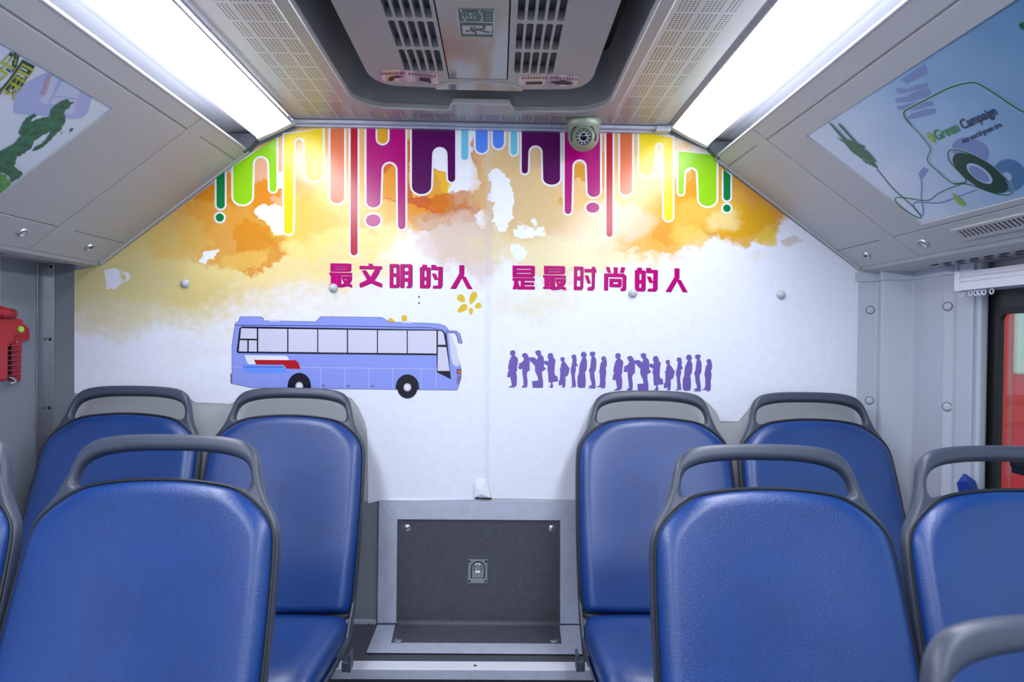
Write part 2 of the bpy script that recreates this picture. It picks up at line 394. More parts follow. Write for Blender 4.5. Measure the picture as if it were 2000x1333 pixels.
tR, doorR, lowR = cove(CR, 'right', 1.772, 0.0445, 0.4425, (0.092, 0.4265, 0.45, 1.632), 0.25, XR + 0.08, zuR, (1.836,), ((0.481, 1.695), (0.481, 1.960)),
     'grey sloping overhead duct on the right, holding the blue plug-and-wheel poster', None)
tL, doorL, lowL = cove(CL, 'left', 1.7525, 0.0435, 0.433, (0.0955, 0.42, 0.40, 1.497), 0.2, XL, min(zuL, CL.sy(0.522, 0).z - 0.004), (1.820,), ((0.471, 1.670), (0.472, 1.941)),
     'grey sloping overhead duct on the left, holding the leafy figure poster', None)
# slatted vent on the right lower rail
vf = lambda a, y, o: CR.sy(a, y, o)
vent = obj('vent_grille', join(mi(slab([rrect(0.4615, 0.4985, 1.300, 1.572, 0.006), rrect(0.468, 0.492, 1.312, 1.556, 0.003)], vf, -0.001, 0.004), 0), mi(slab([rect(0.467, 0.493, 1.311, 1.557)], vf, 0.0002, 0.0008), 1)), [M['cove'], M['dark']], lowR)
obj('slats', join(*[slab([rect(0.468, 0.492, 1.320 + i * 0.0135, 1.3245 + i * 0.0135)], vf, 0.0009, 0.0038) for i in range(18)]), M['coveedge'], vent)

# right wall pillar trim, plan outline (x, y) -----------------------------------
def col(px, y): return (hit(px, 690, (0, y, 0), (0, 1, 0)).x, y)
plan = [(1.041, D), col(1690, 2.072), col(1713, 2.062), col(1719, 2.022), col(1724, 2.015), col(1782, 1.985), col(1788, 1.972), col(1838, 1.848), col(1843, 1.832), col(1862, 1.815), col(1868, 1.79), col(1900, 1.735), col(1903, 1.74), col(1908, 1.722), col(1914, 1.715)]
xe, ye = plan[-1]
pl_out = plan + [(xe + 0.018, ye), (XR + 0.12, ye + 0.16), (XR + 0.12, D)]
struct('wall_right', slab([pl_out], lambda a, b, o: Vector((a, b, o)), -0.05, zuR + 0.02), M['pillar'], bevel=0.005)
for (px, py, y) in ((1700, 606, 2.057), (1698, 782, 2.057), (1851, 600, 1.822), (1853, 795, 1.822)):
    pass
wr = bpy.data.objects['wall_right']
tt = [(a - 0.0035, b - 0.0035) for a, b in plan[:-4]]
obj('top_trim', slab([tt + [(a + 0.012, b + 0.004) for a, b in reversed(plan[:-4])]], lambda a, b, o: Vector((a, b, o)), zuR - 0.022, zuR + 0.004), M['pillar'], wr, bevel=0.0012)
def pillar_point(px, py):
    best = None
    for (a, b), (c, d) in zip(plan, plan[1:]):
        n = Vector((d - b, -(c - a), 0))
        if n.length < 1e-6: continue
        p = hit(px, py, (a, b, 0), n)
        k = (Vector((p.x, p.y)) - Vector((a, b))).dot(Vector((c - a, d - b))) / ((c - a) ** 2 + (d - b) ** 2)
        if -0.01 <= k <= 1.01:
            n.normalize(); n = -n if n.dot(CAM - p) < 0 else n
            if best is None or p.y < best[0].y: best = (p, n)
    return best
for px, py in ((1700, 606), (1698, 783), (1851, 599), (1850, 795)):
    p, n = pillar_point(px, py)
    obj('screw_cap', lathe([(0.0, 0.003), (0.008, 0.0028), (0.0100, 0.0016), (0.0102, 0.0)], p, n, 24), M['pillar'], wr, smooth=True)
    obj('cap_gap', lathe([(0.0101, 0.0007), (0.0118, 0.0007)], p, n, 24), M['dark'], wr)
# right side wall below and beyond the window
ZW0, ZW1 = 0.72, hit(1920, 558, (0, 1.715, 0), (0, 1, 0)).z
struct('wall_right_forward', join(box(XR + 0.012, XR + 0.12, YF, ye, -0.1, ZW0), box(XR + 0.012, XR + 0.12, YF, ye + 0.05, ZW1 + 0.03, 2.2), box(XR + 0.012, XR + 0.12, YF, -0.6, ZW0, ZW1 + 0.03)), M['pillar'])
# window: black frame, glass, catch
yp = 1.19 * F / (1966 - 974)
def wyz(a, b, o): return Vector((o, a, b))
zp = hit(1980, 612, (0, 1.66, 0), (0, 1, 0)).z
win = struct('window_1', slab([rect(-0.6, ye + 0.03, ZW0, ZW1 + 0.035), rrect(-0.5, yp + 0.002, ZW0 + 0.07, zp, 0.02)], wyz, XR + 0.002, XR + 0.012), M['black'], bevel=0.002)
obj('rubber_seal', slab([rrect(-0.52, yp + 0.016, ZW0 + 0.06, zp + 0.012, 0.022), rrect(-0.50, yp + 0.001, ZW0 + 0.076, zp - 0.002, 0.02)], wyz, XR - 0.002, XR + 0.006), M['rubber'], win)
obj('glass_pane', slab([rect(-0.51, yp + 0.01, ZW0 + 0.06, zp + 0.004)], wyz, XR + 0.0075, XR + 0.0095), M['glass'], win)
obj('inner_sash', box(XR + 0.0015, XR + 0.0065, yp - 0.034, yp - 0.028, ZW0 + 0.07, zp), M['glass'], win)
p = hit(1990, 900, (XR - 0.01, 0, 0), (1, 0, 0))
obj('window_catch', join(box(XR - 0.02, XR + 0.01, p.y - 0.05, p.y + 0.012, p.z - 0.03, p.z + 0.03), box(XR - 0.03, XR - 0.018, p.y - 0.05, p.y + 0.004, p.z - 0.014, p.z + 0.014)), M['black'], win, bevel=0.004)

# roller blind at the window head
y0 = 1.735
pa = hit(1872, 532, (0, y0, 0), (0, 1, 0)); pb = hit(1872, 568, (0, y0, 0), (0, 1, 0))
bl = thing('roller_blind', 'white roller blind case above the right window, beads hanging under it', 'blind', (pa.x, y0, pb.z))
bx0 = pa.x; za, zb = pa.z, pb.z
h = za - zb
prof = [(bx0, zb), (bx0 - 0.001, zb + h * .42), (bx0 + 0.003, zb + h * .45), (bx0, zb + h * .48), (bx0 + 0.001, zb + h * .66), (bx0 + 0.005, zb + h * .69), (bx0 + 0.002, zb + h * .72), (bx0 + 0.003, zb + h * .84), (bx0 + 0.007, zb + h * .87), (bx0 + 0.005, zb + h * .9), (bx0 + 0.008, za), (bx0 + 0.07, za), (bx0 + 0.07, zb)]
obj('case', xyz_prism(prof, -0.6, y0 - 0.006), M['white'], bl)
obj('end_cap', box(bx0 - 0.003, bx0 + 0.07, y0 - 0.006, y0 + 0.014, zb - 0.003, za + 0.002), M['white'], bl, bevel=0.004)
for k, px in enumerate((1879, 1896, 1906, 1914, 1922, 1937)):
    q = hit(px, 570, (bx0 + 0.012, 0, 0), (1, 0, 0)); zz = zb - 0.002
    ring = [(q.x, q.y + 0.006 * math.cos(a), zz - 0.006 + 0.006 * math.sin(a)) for a in (2 * math.pi * i / 14 for i in range(15))]
    obj('bead_ring', tube(ring, 0.0018, 6), M['white'], bl, smooth=True)

# corner strip on the left
cl = wall_at(100, 640)
st = struct('trim_6', join(box(XL, XL + 0.004, D - 0.050, D, 0.3, zuL + 0.02), box(XL, XL + 0.022, D - 0.004, D, 0.3, zuL + 0.02)), M['steel'], bevel=0.0012)
for py in (521, 663, 797):
    p = wall_at(101, py, 0.004)
    obj('screw', lathe([(0, 0.003), (0.003, 0.0025), (0.0048, 0.0)], (XL + 0.011, p.y, p.z), (0, -1, 0), 14), M['black'], st, smooth=True)

# ------------------------------------------------------------------ hatch deck and step
ZD = wall_at(800, 1220).z                    # deck level
def dfr(px, py, off): return hit(px, py, (0, 0, ZD + off), (0, 0, 1))
yd = dfr(900, 1296, 0).y
struct('floor_deck', box(XL, XR + 0.02, yd, D - 0.001, floor_z(D) - 0.02, ZD), M['speckle'])
nl, nr = hit(672, 1300, (0, yd, 0), (0, 1, 0)).x, hit(1150, 1300, (0, yd, 0), (0, 1, 0)).x
yn = hit(900, 1309, (0, 0, ZD + 0.002), (0, 0, 1)).y
ns = thing('step_nosing', 'bright aluminium step edge on the floor below the rear hatch', 'step edge', (0, yd, ZD))
obj('tread', box(nl - 0.25, nr + 0.25, yn, yd + 0.004, ZD, ZD + 0.003), M['alubright'], ns, bevel=0.001)
obj('lip', box(nl - 0.25, nr + 0.25, yn - 0.003, yn, ZD - 0.022, ZD + 0.003), M['alu'], ns, bevel=0.001)
obj('screw', lathe([(0, 0.0015), (0.003, 0.0012), (0.0045, 0.0)], dfr(928, 1301, 0.003), (0, 0, 1), 14), M['black'], ns)
sk = struct('baseboard_rear', join(box(XL, wall_at(735, 1215).x, D - 0.006, D, ZD, ZD + 0.014), box(wall_at(1140, 1215).x, XR, D - 0.006, D, ZD, ZD + 0.014)), M['alu'], bevel=0.002)
obj('screw', lathe([(0, 0.002), (0.003, 0.0015), (0.004, 0.0)], wall_at(720, 1222, 0.006), (0, -1, 0), 12), M['black'], sk)

ht = thing('access_hatch', 'dark speckled access hatch in a silver frame between the rear seats', 'hatch', tuple(wall_at(935, 1220)))
fz = 0.010
vo = [(740, 977), (1132, 981), (1132, 1219.5), (737, 1218)]; vi = [(776, 1015), (1094, 1017), (1094, 1219), (774, 1218)]
def wq(*q): return slab([list(q)], wfr, 0.0005, 0.0085)
lo = [(737, 1221), (1132, 1222), (1138, 1279), (715, 1276)]; li = [(772, 1221), (1093, 1222), (1097, 1258), (764, 1256)]
def dq(*q): return slab([list(q)], dfr, 0.0005, 0.005)
obj('hatch_panel', slab([[(770, 1008), (1100, 1010), (1100, 1219), (768, 1218)]], wfr, 0.0005, 0.003), M['speckle'], ht)
obj('sill_panel', slab([[(766, 1221), (1098, 1222), (1102, 1262), (758, 1260)]], dfr, 0.0005, 0.0015), M['speckle'], ht)
# cove fillet where the panel turns from wall to deck
fl = [Vector((wall_at(774, 1218).x, D - 0.012 + 0.012 * math.sin(t), ZD + 0.012 - 0.012 * math.cos(t))) for t in (math.pi / 2 * i / 6 for i in range(7))]
fr_ = wall_at(1094, 1219).x
obj('fillet', ([Vector((p.x, p.y - 0.003, p.z + 0.0016)) for p in fl] + [Vector((fr_, p.y - 0.003, p.z + 0.0016)) for p in fl], [(i, i + 1, i + 8, i + 7) for i in range(6)]), M['speckle'], ht, smooth=True)
for q in ((vo[0], vo[1], vi[1], vi[0]), (vo[1], vo[2], vi[2], vi[1]), (vo[0], vi[0], vi[3], vo[3])):
    obj('frame_bar', wq(*q), M['alu'], ht, bevel=0.001)
for q in ((lo[0], li[0], li[3], lo[3]), (lo[1], lo[2], li[2], li[1]), (lo[3], li[3], li[2], lo[2])):
    obj('frame_bar', dq(*q), M['alu'], ht, bevel=0.0008)
def screw_geo(c, ax, r=0.0075):
    return lathe([(0, 0.0035), (r * 0.7, 0.003), (r, 0.0005), (r, 0)], c, ax, 20)
for i, (px, py) in enumerate(((795, 1032), (1078, 1033))):
    c = wall_at(px, py, 0.003); s = obj('screw', screw_geo(c, (0, -1, 0), 0.0105), M['chrome'], ht, smooth=True)
    t = (0.5, 1.35)[i]; u, w_ = Vector((math.cos(t), 0, math.sin(t))), Vector((-math.sin(t), 0, math.cos(t))); cc = c + Vector((0, -0.0038, 0))
    obj('slot', ([cc + u * 0.008 + w_ * 0.001, cc - u * 0.008 + w_ * 0.001, cc - u * 0.008 - w_ * 0.001, cc + u * 0.008 - w_ * 0.001], [(0, 1, 2, 3)]), M['black'], s)
for i, (px, py) in enumerate(((777, 1252), (1082, 1253))):
    c = dfr(px, py, 0.0015); s = obj('screw', screw_geo(c, (0, 0, 1), 0.0115), M['chrome'], ht, smooth=True)
    t = (1.2, 1.9)[i]; u, w_ = Vector((math.cos(t), math.sin(t), 0)), Vector((-math.sin(t), math.cos(t), 0)); cc = c + Vector((0, 0, 0.0038))
    obj('slot', ([cc + u * 0.008 + w_ * 0.001, cc - u * 0.008 + w_ * 0.001, cc - u * 0.008 - w_ * 0.001, cc + u * 0.008 - w_ * 0.001], [(0, 1, 2, 3)]), M['black'], s)
# recessed ring latch
lz = lambda l: zm(890, 1070, 14.81, l)
arch = lambda k: lz([(455 - k, 890 + k)] + [(645 + (190 + k) * math.cos(math.pi - i * math.pi / 14), 600 - (190 + k) * math.sin(math.pi - i * math.pi / 14)) for i in range(15)] + [(828 + k, 890 + k)])
la = obj('latch', slab([lz([(360, 350), (920, 350), (925, 1040), (345, 1040)]), arch(14)], wfr, 0.003, 0.0048), M['steel'], ht, bevel=0.0006)
obj('latch_recess', flat([arch(14)], wfr, 0.0033), M['dark'], la)
obj('latch_ring', slab([arch(-16)], wfr, 0.0034, 0.0050), M['steel'], la)
c = wall_at(890 + 640 / 14.81, 1070 + 600 / 14.81, 0.0050)
obj('finger_cup', lathe([(0.0, -0.0015), (0.006, -0.001), (0.010, 0.0006), (0.0125, 0.0026), (0.0135, 0.0018), (0.014, 0)], c, (0, -1, 0), 24), M['chrome'], la, smooth=True)
obj('hinge_pin', slab([lz([(445, 892), (815, 892), (815, 925), (445, 925)])], wfr, 0.0045, 0.0066), M['chrome'], la)
for q in ((395, 405), (880, 405), (395, 975), (870, 975)):
    obj('latch_screw', lathe([(0, 0.002), (0.003, 0.0015), (0.0035, 0)], wall_at(890 + q[0] / 14.81, 1070 + q[1] / 14.81, 0.0048), (0, -1, 0), 14), M['black'], la, smooth=True)

# ------------------------------------------------------------------ roof hatch
hc = thing('roof_hatch', 'grey slotted roof hatch cover in a deep ring, green exit sign on it', 'roof hatch', (-0.05, 1.3, ZC))
def rr_pts(x0, x1, y0_, y1_, r): return rrect(x0, x1, y0_, y1_, r, 6)
zf = lambda a, b, o: Vector((a, b, ZC + o))
# outer flange
notch = [(HX0, HY0), (HX1, HY0)] + [(HX1 - 0.02 + 0.02 * math.cos(t), 1.74 + 0.0 + 0.13 * math.sin(t)) if False else (HX1 - 0.09 * (1 - math.cos(t)), 1.78 + 0.105 * math.sin(t)) for t in (math.pi / 2 * i / 8 for i in range(9))] + \
        [(0.036, 1.893), (0.026, 1.885), (0.023, 1.85), (0.016, 1.838), (-0.122, 1.838), (-0.129, 1.85), (-0.132, 1.885), (-0.142, 1.893)] + \
        [(HX0 + 0.09 * (1 - math.cos(t)), 1.78 + 0.105 * math.sin(t)) for t in (math.pi / 2 * i / 8 for i in range(8, -1, -1))]
outer = [(-0.413, 0.66), (0.306, 0.66), (0.303, 1.90), (0.288, 1.928), (0.262, 1.934), (-0.37, 1.934), (-0.400, 1.928), (-0.413, 1.90)]
obj('ring_flange', slab([outer, notch], zf, -0.014, 0.0), M['hatchring'], hc, bevel=0.003)
# rolled lip round the opening
npts = [Vector((a, b, ZC - 0.014)) for a, b in notch]
obj('ring_lip', tube(npts + npts[:2], 0.0045, 8), M['hatchring'], hc, smooth=True)
# the well above it
inner = [(a, b) for a, b in notch]
wl = [(HX0 - 0.004, HY0 - 0.004), (HX1 + 0.004, HY0 - 0.004)] + [(HX1 + 0.004 - 0.09 * (1 - math.cos(t)), 1.785 + 0.112 * math.sin(t)) for t in (math.pi / 2 * i / 8 for i in range(9))] + [(HX0 - 0.004 + 0.09 * (1 - math.cos(t)), 1.785 + 0.112 * math.sin(t)) for t in (math.pi / 2 * i / 8 for i in range(8, -1, -1))]
n_ = len(wl); v = [zf(a, b, -0.002) for a, b in wl] + [zf(a * 0.97, (b - 1.3) * 0.97 + 1.3, 0.13) for a, b in wl]
obj('ring_well', (v, [(i, (i + 1) % n_, (i + 1) % n_ + n_, i + n_) for i in range(n_)]), M['hatchring'], hc, smooth=True, angle=50)
obj('well_top', flat([wl], zf, 0.12), M['dark'], hc)
# cover plate with slots; X -0.31..0.21
CX0, CX1, CYa = -0.312, 0.211, 0.80
def front(x): return 1.760 - 0.010 * ((x + 0.05) / 0.26) ** 2 * 0 
cov = [(CX0, CYa), (CX1, CYa), (CX1, 1.62)] + [(CX1 - 0.06 * (1 - math.cos(t)), 1.655 + 0.095 * math.sin(t)) for t in (math.pi / 2 * i / 6 for i in range(7))] + [(0.06, 1.757), (-0.05, 1.766), (-0.17, 1.757)] + [(CX0 + 0.06 * (1 - math.cos(t)), 1.655 + 0.095 * math.sin(t)) for t in (math.pi / 2 * i / 6 for i in range(6, -1, -1))] + [(CX0, 1.62)]
slots = []
def X_at(px, py): return ceil_at(px, py).x
gl = (X_at(791, 118), X_at(857, 118)); gr = (X_at(1011, 123), X_at(1078, 123))
for (a, b) in (gl, gr):
    for k in range(5):
        xc = a + (b - a) * k / 4
        for (ya, yb) in ((1.525, 1.648), (1.386, 1.512), (1.247, 1.373), (1.108, 1.234), (0.969, 1.095)):
            slots.append(rrect(xc - 0.0068, xc + 0.0068, ya, yb, 0.0062, 3))
panel = [(-0.1265, 0.95), (0.0145, 0.95), (0.0135, 1.694), (-0.126, 1.694)]
obj('cover_plate', slab([cov, panel] + slots, zf, -0.004, 0.016), M['hatch'], hc, bevel=0.002)
obj('cover_rim', slab([offset_poly(cov, -0.004)], zf, 0.016, 0.05), M['hatch'], hc)
obj('slot_backing', flat([rect(CX0 + 0.05, CX1 - 0.05, 0.94, 1.66)], zf, 0.0155), mat('slot_grey', (92, 92, 98), 0.6), hc)
obj('centre_panel', slab([[(-0.1235, 0.953), (0.0115, 0.953), (0.0108, 1.690), (-0.1235, 1.690)]], zf, -0.004, 0.010), M['gloss'], hc, bevel=0.0015)
seg = [(-0.056 + 0.105 * math.cos(t), 1.760 - 0.0 - 0.052 * math.sin(t)) for t in (math.pi * i / 16 for i in range(17))]
obj('finger_plate', slab([seg], zf, -0.0075, -0.004), M['gloss'], hc, bevel=0.001)
obj('finger_plate_rim', tube([zf(a, b, -0.005) for a, b in seg], 0.0022, 8), M['hatch'], hc, smooth=True)
# exit sign
sg = lambda l: zm(880, 0, 14.81, l)
def cs(o): return lambda a, b, k: ceil_at(a, b, 0.004 + o + k)
ex = obj('exit_sign', slab([sg([(180, 252), (1275, 278), (1270, 1092), (268, 1068)])], cs(0.0), 0.0, 0.0008), M['exitwhite'], hc)
o1, o2, o3 = 0.0010, 0.0012, 0.0014
gparts = [flat([sg([(212, 268), (1235, 292), (1230, 640), (250, 622)])], cs(o1)),
          flat([sg([(258, 650), (1230, 668), (1228, 1080), (300, 1055)]), sg([(330, 738), (1205, 750), (1200, 1000), (355, 985)])], cs(o1))]
man = [ell(492, 900, 66, 30), [(565, 800), (730, 765), (740, 785), (640, 815), (625, 840), (830, 825), (925, 815), (930, 740), (1015, 705), (1005, 850), (870, 860), (1130, 925), (1120, 965), (960, 935), (800, 885), (700, 905), (760, 940), (765, 1000), (710, 1000), (700, 955), (580, 905), (570, 860)], [(1140, 940), (1200, 905), (1200, 935), (1150, 955)]]
obj('sign_print', join(*gparts, *[flat([sg(m)], cs(o2)) for m in man]), M['exitgreen'], ex)
lines = []
for y in (352, 375, 408, 432, 500, 548, 600): lines.append(flat([sg([(285, y - 5), (935, y + 5), (935, y + 17), (285, y + 7)])], cs(o2)))
for y in (315, 420, 500, 560): lines.append(flat([sg([(1020, y - 4), (1185, y), (1185, y + 22), (1020, y + 18)])], cs(o2)))
obj('sign_small_print', join(*lines), M['exitlight'], ex)
sq = [(300, 315), (842, 335), (570, 415), (900, 425), (365, 497), (478, 500), (585, 503), (692, 506), (920, 510), (412, 578), (895, 592)]
obj('sign_blocks', join(*[flat([sg(rect(a - 26, a + 26, b - 30, b + 30))], cs(o3)) for a, b in sq]), M['exitwhite'], ex)
# two red-lettered stickers on the front of the cover
for ox, out, y in ((720, [(215, 225), (700, 185), (1690, 305), (1720, 545), (1500, 545), (880, 495), (320, 490), (270, 470)], 0), (1000, [(170, 355), (620, 335), (1080, 300), (1640, 365), (1580, 615), (800, 595), (165, 605)], 1)):
    f_ = lambda l, ox=ox: zm(ox, 120, 12.5, l)
    sk_ = obj('warning_sticker', slab([f_(out)], cs(0.0), 0.0, 0.0005), M['stickerpink'], hc)
    dash = []; rnd = random.Random(3 + y)
    base = [(280, 310), (880, 290), (960, 300), (1660, 375)] if y == 0 else [(230, 410), (870, 400), (940, 400), (1600, 440)]
    for (xa, ya), (xb, yb) in ((base[0], base[1]), (base[2], base[3])):
        n = 9
        for i in range(n):
            t = (i + 0.5) / n; cx, cy = xa + (xb - xa) * t, ya + (yb - ya) * t
            for dy in (-22, 0, 20): dash.append(flat([f_(rect(cx - 22 - rnd.random() * 6, cx + 16 + rnd.random() * 8, cy + dy - 5, cy + dy + 5))], cs(0.0008)))
            for dx in (-15, 12): dash.append(flat([f_(rect(cx + dx - 4, cx + dx + 4, cy - 24, cy + 24))], cs(0.0008)))
    obj('sticker_print', join(*dash), M['stickerred'], sk_)
    dk = [[(460, 470), (510, 380), (700, 345), (850, 355), (760, 400), (640, 410), (590, 480)], [(1230, 390), (1500, 410), (1530, 540), (1420, 500), (1240, 470)]] if y == 0 else [[(340, 500), (740, 490), (740, 560), (340, 570)], [(910, 490), (1140, 480), (1220, 450), (1320, 470), (1520, 545), (1340, 575), (1080, 565)]]
    for d in dk: obj('sticker_picture', flat([f_(d)], cs(0.0008)), M['stickerdark'], sk_)

# ------------------------------------------------------------------ dome camera
yc = 1.985
c0 = hit(1140, 226, (0, yc, 0), (0, 1, 0)); c0.z = ZC - 0.004
dc = thing('dome_camera', 'olive grey dome security camera under the ceiling above the rear wall', 'security camera', tuple(c0))
k = yc / F
obj('mount_base', lathe([(0.0, 0.003), (0.046, 0.003), (0.0485, 0.0), (0.049, -0.016), (0.0475, -0.022), (0.045, -0.030), (0.0435, -0.032), (0.0, -0.032)], c0, (0, 0, 1), 40), M['olive'], dc, smooth=True)
# outer dome
cd0 = c0 + Vector((0, 0, -0.046))
axis = (CAM + Vector((0.02, 0, -0.15)) - cd0).normalized()
domep = [(0.0435, 0.016), (0.0435, 0.0)] + [(0.0435 * math.cos(t), -0.0435 * math.sin(t)) for t in (math.pi / 2 * i / 10 for i in range(1, 11))]
dome = obj('dome_housing', lathe(domep, cd0, (0, 0, 1), 40), M['olive'], dc, smooth=True)
# eyeball turned to the aisle
eb = cd0 + axis * 0.020
ballp = [(0.034 * math.cos(t), 0.034 * math.sin(t)) for t in (math.radians(-5 + 49 * i / 8) for i in range(9))]
ballp += [(0.0238, 0.0248), (0.0226, 0.0246), (0.0222, 0.0225)]
eye = obj('eyeball', lathe(ballp, eb, axis, 40), M['olive'], dc, smooth=True, angle=60)
uu = (Vector((0, 0, 1)) - axis * axis.z).normalized(); ww = axis.cross(uu)
gap = [cd0 + axis * 0.0300 + (uu * math.cos(t) + ww * math.sin(t)) * 0.0326 for t in (math.radians(-112 + 224 * i / 32) for i in range(33))]
obj('eye_gap', tube(gap, 0.0030, 8), M['black'], dc, smooth=True)
obj('face_glass', lathe([(0.0, 0.0232), (0.0223, 0.0232)], eb, axis, 32), M['lens'], eye)
obj('lens_ring', lathe([(0.0105, 0.0233), (0.0105, 0.0250), (0.0122, 0.0252), (0.0126, 0.0233)], eb, axis, 28), M['led'], eye, smooth=True)
obj('lens', lathe([(0.0, 0.0262), (0.005, 0.0258), (0.0095, 0.0243), (0.0104, 0.0234)], eb, axis, 28), M['lens'], eye, smooth=True)
for i in range(12):
    t = 2 * math.pi * (i + 0.5) / 12; q = eb + axis * 0.0233 + (uu * math.cos(t) + ww * math.sin(t)) * 0.0172
    obj('infrared_led', lathe([(0.0, 0.0022), (0.0013, 0.0018), (0.0019, 0.0)], q, axis, 10), M['led'], eye, smooth=True)

# ------------------------------------------------------------------ printed wall mural
def watercolour():
    m = bpy.data.materials.new('watercolour_print'); m.use_nodes = True; nt = m.node_tree; b = nt.nodes['Principled BSDF']
    b.inputs['Roughness'].default_value = 0.19; b.inputs['Specular IOR Level'].default_value = 0.42
    uv = nt.nodes.new('ShaderNodeUVMap'); uv.uv_map = 'art'
    def noise(sc, det, rough=0.6, dist=0.0):
        n = nt.nodes.new('ShaderNodeTexNoise'); n.inputs['Scale'].default_value = sc; n.inputs['Detail'].default_value = det
        n.inputs['Roughness'].default_value = rough; n.inputs['Distortion'].default_value = dist
        nt.links.new(uv.outputs[0], n.inputs['Vector']); return n.outputs['Fac']
    n1, n2, n3 = noise(13, 8, 0.62, 0.3), noise(3.2, 6, 0.6, 0.6), noise(45, 4, 0.7)
    wn = nt.nodes.new('ShaderNodeTexNoise'); wn.inputs['Scale'].default_value = 9; wn.inputs['Detail'].default_value = 7; wn.inputs['Roughness'].default_value = 0.58
    nt.links.new(uv.outputs[0], wn.inputs['Vector'])
    ws = nt.nodes.new('ShaderNodeVectorMath'); ws.operation = 'MULTIPLY_ADD'; nt.links.new(wn.outputs['Color'], ws.inputs[0]); ws.inputs[1].default_value = (0.17, 0.17, 0); ws.inputs[2].default_value = (-0.085, -0.085, 0)
    wa = nt.nodes.new('ShaderNodeVectorMath'); wa.operation = 'ADD'; nt.links.new(uv.outputs[0], wa.inputs[0]); nt.links.new(ws.outputs[0], wa.inputs[1])
    WARP = wa.outputs[0]
    base = nt.nodes.new('ShaderNodeRGB'); base.outputs[0].default_value = lin((238, 240, 254)); prev = base.outputs[0]
    def blob(cx, cy, rx, ry, rgb, soft, op=1.0, amp=0.9, big=False):
        nonlocal prev
        c = wall_at(cx, cy); ex, ey = wall_at(cx + rx, cy), wall_at(cx, cy + ry)
        sx, sy = 1 / abs(ex.x - c.x), 1 / abs(ey.z - c.z)
        mp = nt.nodes.new('ShaderNodeMapping'); mp.inputs['Scale'].default_value = (sx, sy, 1); mp.inputs['Location'].default_value = (-c.x * sx, -c.z * sy, 0)
        nt.links.new(WARP, mp.inputs['Vector'])
        le = nt.nodes.new('ShaderNodeVectorMath'); le.operation = 'LENGTH'; nt.links.new(mp.outputs[0], le.inputs[0])
        ad = nt.nodes.new('ShaderNodeMath'); ad.operation = 'MULTIPLY_ADD'; nt.links.new(n2 if big else n1, ad.inputs[0]); ad.inputs[1].default_value = amp * 2.2; nt.links.new(le.outputs['Value'], ad.inputs[2])
        a2 = nt.nodes.new('ShaderNodeMath'); a2.operation = 'MULTIPLY_ADD'; nt.links.new(n3, a2.inputs[0]); a2.inputs[1].default_value = 0.28 + 0.5 * soft; nt.links.new(ad.outputs[0], a2.inputs[2])
        mid = 1.0 + amp * 1.1 + 0.14 + 0.25 * soft
        mr = nt.nodes.new('ShaderNodeMapRange'); mr.interpolation_type = 'SMOOTHSTEP'
        mr.inputs[1].default_value = mid + soft * 0.55 + 0.012; mr.inputs[2].default_value = mid - soft * 0.55 - 0.012; mr.inputs[3].default_value = 0; mr.inputs[4].default_value = op
        nt.links.new(a2.outputs[0], mr.inputs[0])
        x = nt.nodes.new('ShaderNodeMix'); x.data_type = 'RGBA'; nt.links.new(mr.outputs[0], x.inputs[0]); nt.links.new(prev, x.inputs[6]); x.inputs[7].default_value = lin(rgb); prev = x.outputs[2]
    for q in BLOBS: blob(*q)
    g = nt.nodes.new('ShaderNodeMapRange'); g.inputs[1].default_value = 0.3; g.inputs[2].default_value = 0.7; g.inputs[3].default_value = 0.97; g.inputs[4].default_value = 1.03
    nt.links.new(n3, g.inputs[0])
    sc = nt.nodes.new('ShaderNodeVectorMath'); sc.operation = 'SCALE'; nt.links.new(prev, sc.inputs[0]); nt.links.new(g.outputs[0], sc.inputs['Scale'])
    nt.links.new(sc.outputs[0], b.inputs['Base Color'])
    return m
Y1, Y2, Y3 = (238, 200, 110), (232, 160, 40), (226, 206, 140)
